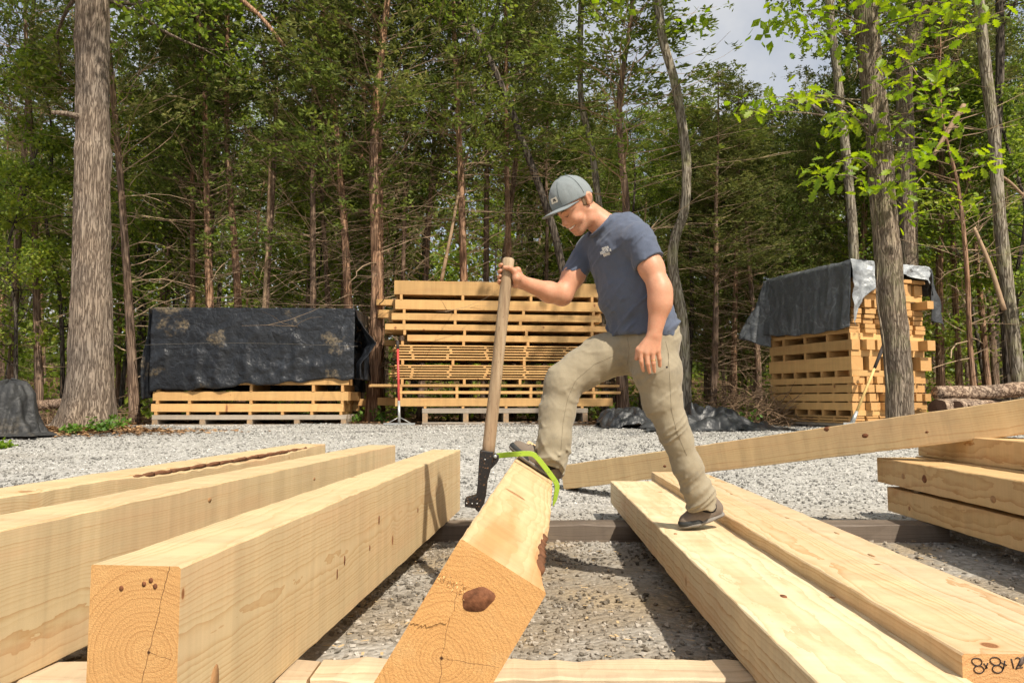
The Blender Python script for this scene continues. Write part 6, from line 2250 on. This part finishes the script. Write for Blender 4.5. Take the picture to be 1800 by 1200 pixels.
B.cone(hp(0.078, -0.047), hp(0.0935, -0.086), 0.0088, 0.0118, 0.010)
B.cone(hp(0.068, -0.108, -0.013), hp(0.068, -0.108, 0.013), 0.012, 0.012, 0.012)
B.cone(hp(0.0615, -0.1285, -0.011), hp(0.0615, -0.1285, 0.011), 0.0105, 0.0105, 0.010)
B.chain([hp(0.060, -0.111, -0.031), hp(0.0775, -0.1195, -0.012), hp(0.0775, -0.1195, 0.012), hp(0.060, -0.111, 0.031)], [0.0035, 0.005, 0.005, 0.0035], 0.0)
Fm = B.F
# mouth slit
for (p0, p1) in ((hp(0.062, -0.111, 0.033), hp(0.080, -0.1195, 0.012)), (hp(0.080, -0.1195, 0.012), hp(0.080, -0.1195, -0.012)), (hp(0.080, -0.1195, -0.012), hp(0.062, -0.111, -0.033))):
    B.cone(p0, p1, 0.0048, 0.0055, 0.003, None, True)
me = B.mesh("body", [M_skin])
body = wpart("body", me, None, man)


def bvh_of(me):
    vs_ = [v.co.copy() for v in me.vertices]
    return BVHTree.FromPolygons(vs_, [list(p.vertices) for p in me.polygons])


def small_tube(name, pts, rad, mat, sides=8, n=14, part=None):
    p = spline(pts, n) if len(pts) > 2 else np.array(pts)
    mb = MB(); mb.tube(p, np.interp(np.linspace(0, 1, len(p)), np.linspace(0, 1, len(rad)), rad), sides)
    return wpart(name, mb.mesh(name, True), mat, man, part)


bb = bvh_of(me)


def onskin(p, out=0.0, d=None):
    c, nrm, _, _ = bb.find_nearest(Vector(p))
    return np.array(c + nrm * out)


for s in (-1, 1):
    small_tube("eyebrow", [onskin(hp(0.10, -0.036, s * 0.014), 0.001), onskin(hp(0.095, -0.031, s * 0.030), 0.001), onskin(hp(0.08, -0.034, s * 0.047), 0.001)], [0.0028, 0.0036, 0.0015], M_hair)
    small_tube("eyelashes", [onskin(hp(0.09, -0.058, s * 0.021), 0.0005), onskin(hp(0.09, -0.061, s * 0.032), 0.0005), onskin(hp(0.08, -0.058, s * 0.043), 0.0005)], [0.0008, 0.0016, 0.0008], M_hair)
small_tube("teeth", [hp(0.0585, -0.1125, 0.028), hp(0.0715, -0.1185, 0.012), hp(0.0715, -0.1185, -0.012), hp(0.0585, -0.1125, -0.028)], [0.0030, 0.0052, 0.0052, 0.0030], M_teeth)
small_tube("lower_lip", [onskin(hp(0.062, -0.116, 0.033), 0.0002), onskin(hp(0.080, -0.1265, 0.012), -0.0008), onskin(hp(0.080, -0.1265, -0.012), -0.0008), onskin(hp(0.062, -0.116, -0.033), 0.0002)], [0.0012, 0.0036, 0.0036, 0.0012], M_lip)
q0 = a3(1148.3, 633, Yn - .002)
th = np.linspace(0, 2 * math.pi, 24)
fd = kn[2] - q0; fd /= np.linalg.norm(fd); r1 = np.cross(fd, [0, 1, 0]); r1 /= np.linalg.norm(r1); r2 = np.cross(fd, r1)
small_tube("ring", [q0 + 0.0108 * (math.cos(t) * r1 + math.sin(t) * r2) for t in th], [0.0019, 0.0019], M_gold, 6, 40)

# --- hair below the cap
Hh = SDF(HO - 0.17, HO + 0.17, 0.004)
Hh.cone(hp(-0.005, -0.005), hp(-0.0049, -0.005), 0.1010, 0.1010, 0.0, [(hl, 0.79), (hu, 1.02)])
Hh.cut(hp(0.004, 0, 0), hf * 1.0 - hu * 0.1, 0.3)
Hh.cut(hp(-0.02, -0.056, 0), -hu + hf * 0.35, 0.3)
Hh.cut(hp(0, 0.03, 0), hu, 0.3)
wpart("hair", Hh.mesh("hair", [M_hair]), None, man)

# --- cap
Cc = SDF(HO - 0.19, HO + 0.19, 0.004)
Cc.cone(hp(0.0, 0.0), hp(0.0001, 0.0), 0.110, 0.110, 0.0, [(hl, 0.83), (hu, 1.075)])
Cc.cut(hp(0, -0.012, 0), -hu, 0.4)
Cc.perturb(lambda p: 0.0022 * fbm((p - HO) @ np.stack([hf, hu, hl], 1) * np.array([22, 9, 22.0]), 3, 6), 0.02)
capm = Cc.mesh("cap", [M_cap])
cap = wpart("cap", capm, None, man)
cb = bvh_of(capm)
n_, m_ = 40, 12
V = []
for i in range(n_):
    a = math.radians(-78 + 156 * i / (n_ - 1))
    for j in range(m_):
        t = j / (m_ - 1)
        fa = 0.104 * math.cos(a); la = 0.086 * math.sin(a)
        fo = 0.060 + 0.118 * math.cos(a) ** 0.8 if math.cos(a) > 0 else 0.06
        lo_ = 0.090 * math.sin(a)
        f_ = fa + (fo - fa) * t; l_ = la + (lo_ - la) * t
        V.append(hp(f_, -0.0105 - 0.010 * (l_ / 0.085) ** 2 - 0.006 * t, l_))
V = np.array(V)
ii = (np.arange(n_ - 1)[:, None] * m_ + np.arange(m_ - 1)[None]).ravel()
br = wpart("cap_brim", mesh_np("cap_brim", V, np.stack([ii, ii + 1, ii + m_ + 1, ii + m_], -1), True), M_cap, man, cap)
sd = br.modifiers.new("thickness", 'SOLIDIFY'); sd.thickness = 0.005; sd.offset = 0
CAMP = Vector((0, 0, CAM_H))


def decal(name, bvh, poly, mat, lift=0.0015, parent=None, sub=3):
    """patch of cloth print or label laid on the surface, given by photo pixels"""
    (x0, y0), (x1, y1), (x2, y2), (x3, y3) = poly
    V = []
    for i in range(sub + 1):
        for j in range(sub + 1):
            s, t = i / sub, j / sub
            x = (x0 * (1 - s) + x1 * s) * (1 - t) + (x3 * (1 - s) + x2 * s) * t
            y = (y0 * (1 - s) + y1 * s) * (1 - t) + (y3 * (1 - s) + y2 * s) * t
            d = ray(x, y).normalized()
            hit, nrm, _, dist = bvh.ray_cast(CAMP, d)
            if hit is None: return None
            V.append(hit - d * lift)
    k = sub + 1
    ii = (np.arange(sub)[:, None] * k + np.arange(sub)[None]).ravel()
    return np.array([list(v) for v in V]), np.stack([ii, ii + 1, ii + k + 1, ii + k], -1)


r = decal("l", cb, [(967.5, 350.5), (977.5, 345.5), (981.5, 354.5), (970.5, 359.5)], None, 0.002)
if r:
    wpart("cap_label", mesh_np("cap_label", r[0], r[1]), plain("label_cream", (0.66, 0.63, 0.54), 0.9, 0.1), man, cap)
    mb = MB()
    for quad in ([(972, 351), (975.5, 349.3), (976.3, 351.5), (972.8, 353.2)], [(972, 353), (973, 352.5), (973.8, 355.5), (972.8, 356)], [(974, 353), (977, 351.8), (977.6, 353.4), (974.6, 354.6)]):
        q = decal("m", cb, quad, None, 0.0035, None, 1)
        if q: mb.add(*q)
    if mb.n: wpart("label_mark", mb.mesh("label_mark"), M_darkgrip, man, cap)
M_capseam = plain("cap_seam", (0.105, 0.125, 0.13), 0.9, 0.1)
for ph_ in (-34, 34, -100, 100, 180):
    pa = math.radians(ph_)
    small_tube("cap_seam", [hp(0.1113 * math.sin(t) * math.cos(pa), 0.1113 * 1.075 * math.cos(t), 0.1113 * 0.83 * math.sin(t) * math.sin(pa)) for t in np.linspace(0.05, 1.55, 9)], [0.0011, 0.0011], M_capseam, 5, 24, cap)
small_tube("cap_button", [hp(0.0, 0.116), hp(0.0, 0.121)], [0.008, 0.006], M_cap, 10, 14, cap)

# --- shirt
lo = np.array([a3(970, 400, 3.6)[0], 3.20, a3(900, 640, 3.5)[2]]); hi = np.array([a3(1230, 400, 3.5)[0], 3.85, a3(900, 370, 3.4)[2]])
T = SDF(lo, hi, 0.005)
shirt_prims(T, 0.004, 0.035)
T.cone(ab1, a3(1134, 606, 3.51), 0.181, 0.186, 0.02, [(TF, 0.74)])
ua = (el_n - sh_n) / np.linalg.norm(el_n - sh_n)
S1 = SDF(lo, hi, 0.005)
S1.cone(sh_n, sh_n * 0.45 + el_n * 0.55, 0.072, 0.073, 0.0)
S1.cut(a3(1146, 457, 3.30), ua + np.array([0.25, 0, -0.1]), 0.16)
T.F = SDF._smin(T.F, S1.F, 0.022)
uf = (el_f - sh_f) / np.linalg.norm(el_f - sh_f)
S1 = SDF(lo, hi, 0.005)
S1.cone(sh_f, sh_f * 0.40 + el_f * 0.60, 0.065, 0.066, 0.0)
S1.cut(a3(1008, 484, 3.62), uf + np.array([0.3, 0, -0.3]), 0.16)
T.F = SDF._smin(T.F, S1.F, 0.022)
T.cut(a3(1132, 594, 3.51), np.array([-0.06, 0, -1.0]), 0.33)
ND = (neck0 - neck1) / np.linalg.norm(neck0 - neck1)
CN = np.array([-0.72, -0.16, 0.66]); CN /= np.linalg.norm(CN)
CC = a3(1055, 396, 3.485)
T.cone(a3(1074, 400, 3.50), CC + CN * 0.01, 0.078, 0.068, 0.02)
T.cut(CC, CN, 0.088)


def crease(u, seed, lo_=0.95, hi_=1.6):
    return np.clip((ridged(u, 2, seed) - lo_) / (hi_ - lo_), 0, 1) ** 2.2


def shirt_fold(p):
    q = p - ch1
    d1 = np.array([0.75, -0.1, 0.65]); d2 = np.array([-0.65, 0.1, 0.75]); d3 = np.array([0, 1.0, 0])
    u = np.stack([q @ d1 * 5.0, q @ d2 * 17.0, q @ d3 * 6.0], -1)
    low = np.clip((ch1[2] + 0.02 - p[:, 2]) / 0.2, 0, 1)
    hem = np.clip(1 - np.abs(p[:, 2] - a3(1130, 585, 3.5)[2]) / 0.05, 0, 1)
    w = 0.019 * (crease(u, 12) - 0.25) * (0.6 + 0.7 * low) + 0.006 * vnoise(u * 0.5, 14)
    v = np.stack([q[:, 0] * 9, q[:, 1] * 9, q[:, 2] * 38], -1)
    return -w + 0.007 * hem * vnoise(v, 9) + 0.003 * fbm(q * 30, 2, 3)


T.perturb(shirt_fold, 0.04)
sm = T.mesh("shirt", [M_shirt])
shirt = wpart("shirt", sm, None, man)
# collar band
nc = CC - CN * 0.004
r1 = np.cross(CN, [0, 1, 0]); r1 /= np.linalg.norm(r1); r2 = np.cross(CN, r1)
small_tube("collar", [nc + (0.0665 * math.cos(t) * r1 + 0.0665 * math.sin(t) * r2) for t in np.linspace(0, 2 * math.pi, 24)], [0.0075, 0.0075], M_shirt, 8, 48, shirt)
sb = bvh_of(sm)
mb = MB()
rs = np.random.default_rng(3)
# three short rows of white block lettering, rising to the right
cth, sth = math.cos(math.radians(-19)), math.sin(math.radians(-19))


def pr_pt(u, v): return (1064.5 + u * cth - v * sth, 442 + u * sth + v * cth)


GL = {'bar': [(0, 0, .32, 1)], 'top': [(0, 0, 1, .3)], 'mid': [(0, .38, 1, .64)], 'bot': [(0, .72, 1, 1)], 'rt': [(.68, 0, 1, 1)], 'dg': [(.34, .2, .66, .9)]}
glyphs = [['bar', 'top', 'bot', 'rt'], ['bar', 'top', 'mid', 'rt'], ['bar', 'top', 'mid', 'bot'], ['bar', 'dg', 'rt'], ['bar', 'bot', 'rt'], ['top', 'dg'], ['dg'], ['bar', 'top', 'mid', 'rt', 'bot']]
for (v0, hgt, u0, wch, row) in ((-8.0, 5.0, -4.5, 3.1, [0, 1, 2, 3]), (-2.6, 5.4, -10.0, 2.55, [3, 0, 4, 3, 5, 1, 6, 3]), (3.3, 4.6, -6.0, 2.5, [7, 2, 1, 3, 0])):
    for j, gk in enumerate(row):
        for key in glyphs[gk]:
            for (ax0, ay0, ax1, ay1) in GL[key]:
                ua0 = u0 + j * wch + ax0 * wch * 0.82; ua1 = u0 + j * wch + ax1 * wch * 0.82
                va0 = v0 + ay0 * hgt; va1 = v0 + ay1 * hgt
                q = decal("p", sb, [pr_pt(ua0, va0), pr_pt(ua1, va0), pr_pt(ua1, va1), pr_pt(ua0, va1)], None, 0.002, None, 1)
                if q: mb.add(*q)
if mb.n:
    o = wpart("chest_print", mb.mesh("chest_print"), M_print, man, shirt); o["label"] = "small white lettering on the chest"

# --- trousers
lo = np.array([a3(925, 400, 3.4)[0], 3.20, 0.24]); hi = np.array([a3(1285, 400, 3.55)[0], 3.80, a3(900, 555, 3.4)[2]])
L_ = SDF(lo, hi, 0.005)
pants_prims(L_, 0.0, 0.035)
L_.cut(a3(1135, 572, 3.51), np.array([0.05, 0, 1.0]), 0.3)
L_.cut(a3(1233, 893, 3.51), np.array([0.22, 0.0, -1.0]), 0.13)
L_.cut(np.array(Dp(SF, -0.075, HD + 0.055)), -np.array(zD) * 0.85 + np.array([0.0, 0, -0.5]), 0.14)


def pants_fold(p):
    xk = a3(1075, 640, 3.5)[0]
    front = np.clip((xk - p[:, 0]) / 0.08, 0, 1)
    d_t = (kn_f - hip_f) / np.linalg.norm(kn_f - hip_f)
    near_ax = (an_n - hip_n) / np.linalg.norm(an_n - hip_n)
    zk = kn_f[2]
    thigh = np.clip((p[:, 2] - zk + 0.05) / 0.08, 0, 1)
    out = np.zeros(len(p))
    # rear leg: slanting creases across the leg, strongest at hip, knee and ankle
    t = (p - hip_n) @ near_ax
    q = p - hip_n
    u = np.stack([t * 15 + q[:, 0] * 7, q[:, 0] * 4, q[:, 1] * 5], -1)
    str_ = 0.5 + 0.9 * np.exp(-((t - 0.30) / 0.10) ** 2) + 1.3 * np.exp(-((t - 0.68) / 0.09) ** 2) + 0.8 * np.exp(-((t) / 0.08) ** 2)
    w1 = (crease(u, 21) - 0.22) * 0.0135 * str_ + 0.004 * vnoise(u * 0.4, 31)
    # front thigh: creases running from crotch to knee; shin: vertical drape and ankle stack
    q = p - kn_f
    a = q @ d_t
    side = np.cross(d_t, [0, 1, 0])
    u2 = np.stack([a * 4.5, (q @ side) * 15 + a * 3, q[:, 1] * 5], -1)
    w2 = (crease(u2, 22) - 0.25) * 0.015 + 0.005 * vnoise(u2 * 0.5, 32)
    u3 = np.stack([q[:, 0] * 9 + q[:, 2] * 9, q[:, 1] * 6, q[:, 2] * 11 - q[:, 0] * 6], -1)
    w3 = (crease(u3, 23) - 0.25) * (0.010 + 0.020 * np.clip((-q[:, 2] - 0.2) / 0.15, 0, 1))
    wf = thigh * w2 + (1 - thigh) * w3
    w = front * wf + (1 - front) * w1
    return -w + 0.002 * fbm(p * 35, 2, 4)


L_.perturb(pants_fold, 0.04)
pm = L_.mesh("trousers", [M_pants])
trousers = wpart("trousers", pm, None, man)
pb_ = bvh_of(pm)
# seams, pocket edge and rivet
def seam(pxs, name, mat, r=0.0010, n=40):
    pts = []
    for (x, y) in polyline(pxs, n):
        d = ray(x, y).normalized(); hit, _, _, _ = pb_.ray_cast(CAMP, d)
        if hit is not None: pts.append(list(hit - d * 0.0004))
    if len(pts) > 3:
        mb = MB(); mb.tube(np.array(pts), r, 5); wpart(name, mb.mesh(name, True), mat, man, trousers)


M_stitch = plain("seam_stitch", (0.19, 0.16, 0.11), 0.9, 0.1)
seam([(1174, 615), (1177, 660), (1180, 720), (1190, 760), (1207, 800)], "side_seam", M_stitch)
seam([(1170, 600), (1176, 625), (1174, 645)], "pocket_edge", M_stitch)
seam([(1102, 590), (1106, 612), (1103, 640)], "fly_seam", M_stitch)
seam([(1080, 625), (1045, 640), (1012, 668), (998, 700), (990, 740), (986, 790)], "inseam", M_stitch)
for (x, y) in ((1172, 645),):
    d = ray(x, y).normalized(); hit, _, _, _ = pb_.ray_cast(CAMP, d)
    if hit is not None: small_tube("rivet", [np.array(hit), np.array(hit - d * 0.003)], [0.005, 0.004], M_darkgrip, 10, 14, trousers)


# --- shoes
def shoe(heel, toe, up, side_near, collar, ank):
    heel = np.array(heel); toe = np.array(toe); up = np.array(up)
    f = toe - heel; L = np.linalg.norm(f); f = f / L
    up = up - f * (up @ f); up /= np.linalg.norm(up)
    s = np.cross(up, f)
    def P(a, b_, c=0.0): return heel + f * (a * L) + up * b_ + s * c
    lo = np.minimum(heel, toe) - 0.12; hi = np.maximum(heel, toe) + 0.18
    U = SDF(lo, hi, 0.0036)
    U.chain([P(0.10, 0.045), P(0.35, 0.044), P(0.62, 0.038), P(0.88, 0.031)], [0.039, 0.039, 0.043, 0.036], 0.02)
    U.chain([P(0.13, 0.05), P(0.22, 0.095)], [0.039, 0.043], 0.02)
    U.cone(P(0.32, 0.078), P(0.62, 0.052), 0.032, 0.025, 0.02)
    U.cut(P(0.2, 0.118), up, 0.12)
    U.cut(P(0.5, 0.014), -up, 0.4)
    o1 = wpart("shoe", U.mesh("shoe", [M_leather]), None, man)
    W = SDF(lo, hi, 0.0036)
    W.chain([P(0.09, 0.012), P(0.4, 0.011, 0.003), P(0.68, 0.012), P(0.90, 0.016)], [0.040, 0.036, 0.044, 0.038], 0.01, [(up, 0.36)])
    o2 = wpart("sole", W.mesh("sole", [M_solegrey]), None, man, o1)
    R_ = SDF(lo, hi, 0.0036)
    R_.chain([P(0.50, 0.020), P(0.66, 0.021), P(0.89, 0.026)], [0.0440, 0.0465, 0.0405], 0.01, [(up, 0.62)])
    R_.cut(P(0.60, 0.02), -f + up * 0.9, 0.2)
    o3 = wpart("toe_cap", R_.mesh("toe_cap", [M_rubber]), None, man, o1)
    mb = MB()
    for k in range(5):
        a = 0.50 + k * 0.055; h_ = 0.0955 - k * 0.0046
        w_ = 0.022
        mb.tube(spline([P(a, h_ - 0.008, -w_), P(a + 0.02, h_ + 0.003, 0), P(a + 0.04, h_ - 0.010, w_)], 8), 0.0027, 5)
    for sg in (-1, 1):
        mb.tube(spline([P(0.49, 0.098, 0), P(0.53, 0.106, sg * 0.024), P(0.60, 0.088, sg * 0.045), P(0.57, 0.075, sg * 0.048), P(0.49, 0.098, 0)], 20), 0.0021, 5)
    wpart("laces", mb.mesh("laces", True), M_lace, man, o1)


M_sock = plain("black_sock", (0.02, 0.02, 0.021), 0.9, 0.1)
for (p0, p1) in ((a3(1233, 878, 3.505), heel_n * 0.74 + toe_n * 0.26 + np.array([0, 0, 0.05])), (a3(970, 808, 3.49), heel_f * 0.74 + toe_f * 0.26 + np.array(zD) * 0.05)):
    small_tube("sock", [p0, p0 * 0.5 + p1 * 0.5, p1], [0.050, 0.047, 0.040], M_sock, 20)
shoe(heel_n + np.array([0, 0, 0.002]), toe_n + np.array([-0.004, -0.005, 0.004]), (0.05, 0, 1), 1, None, an_n)
shoe(heel_f, toe_f, zD, 1, None, an_f)
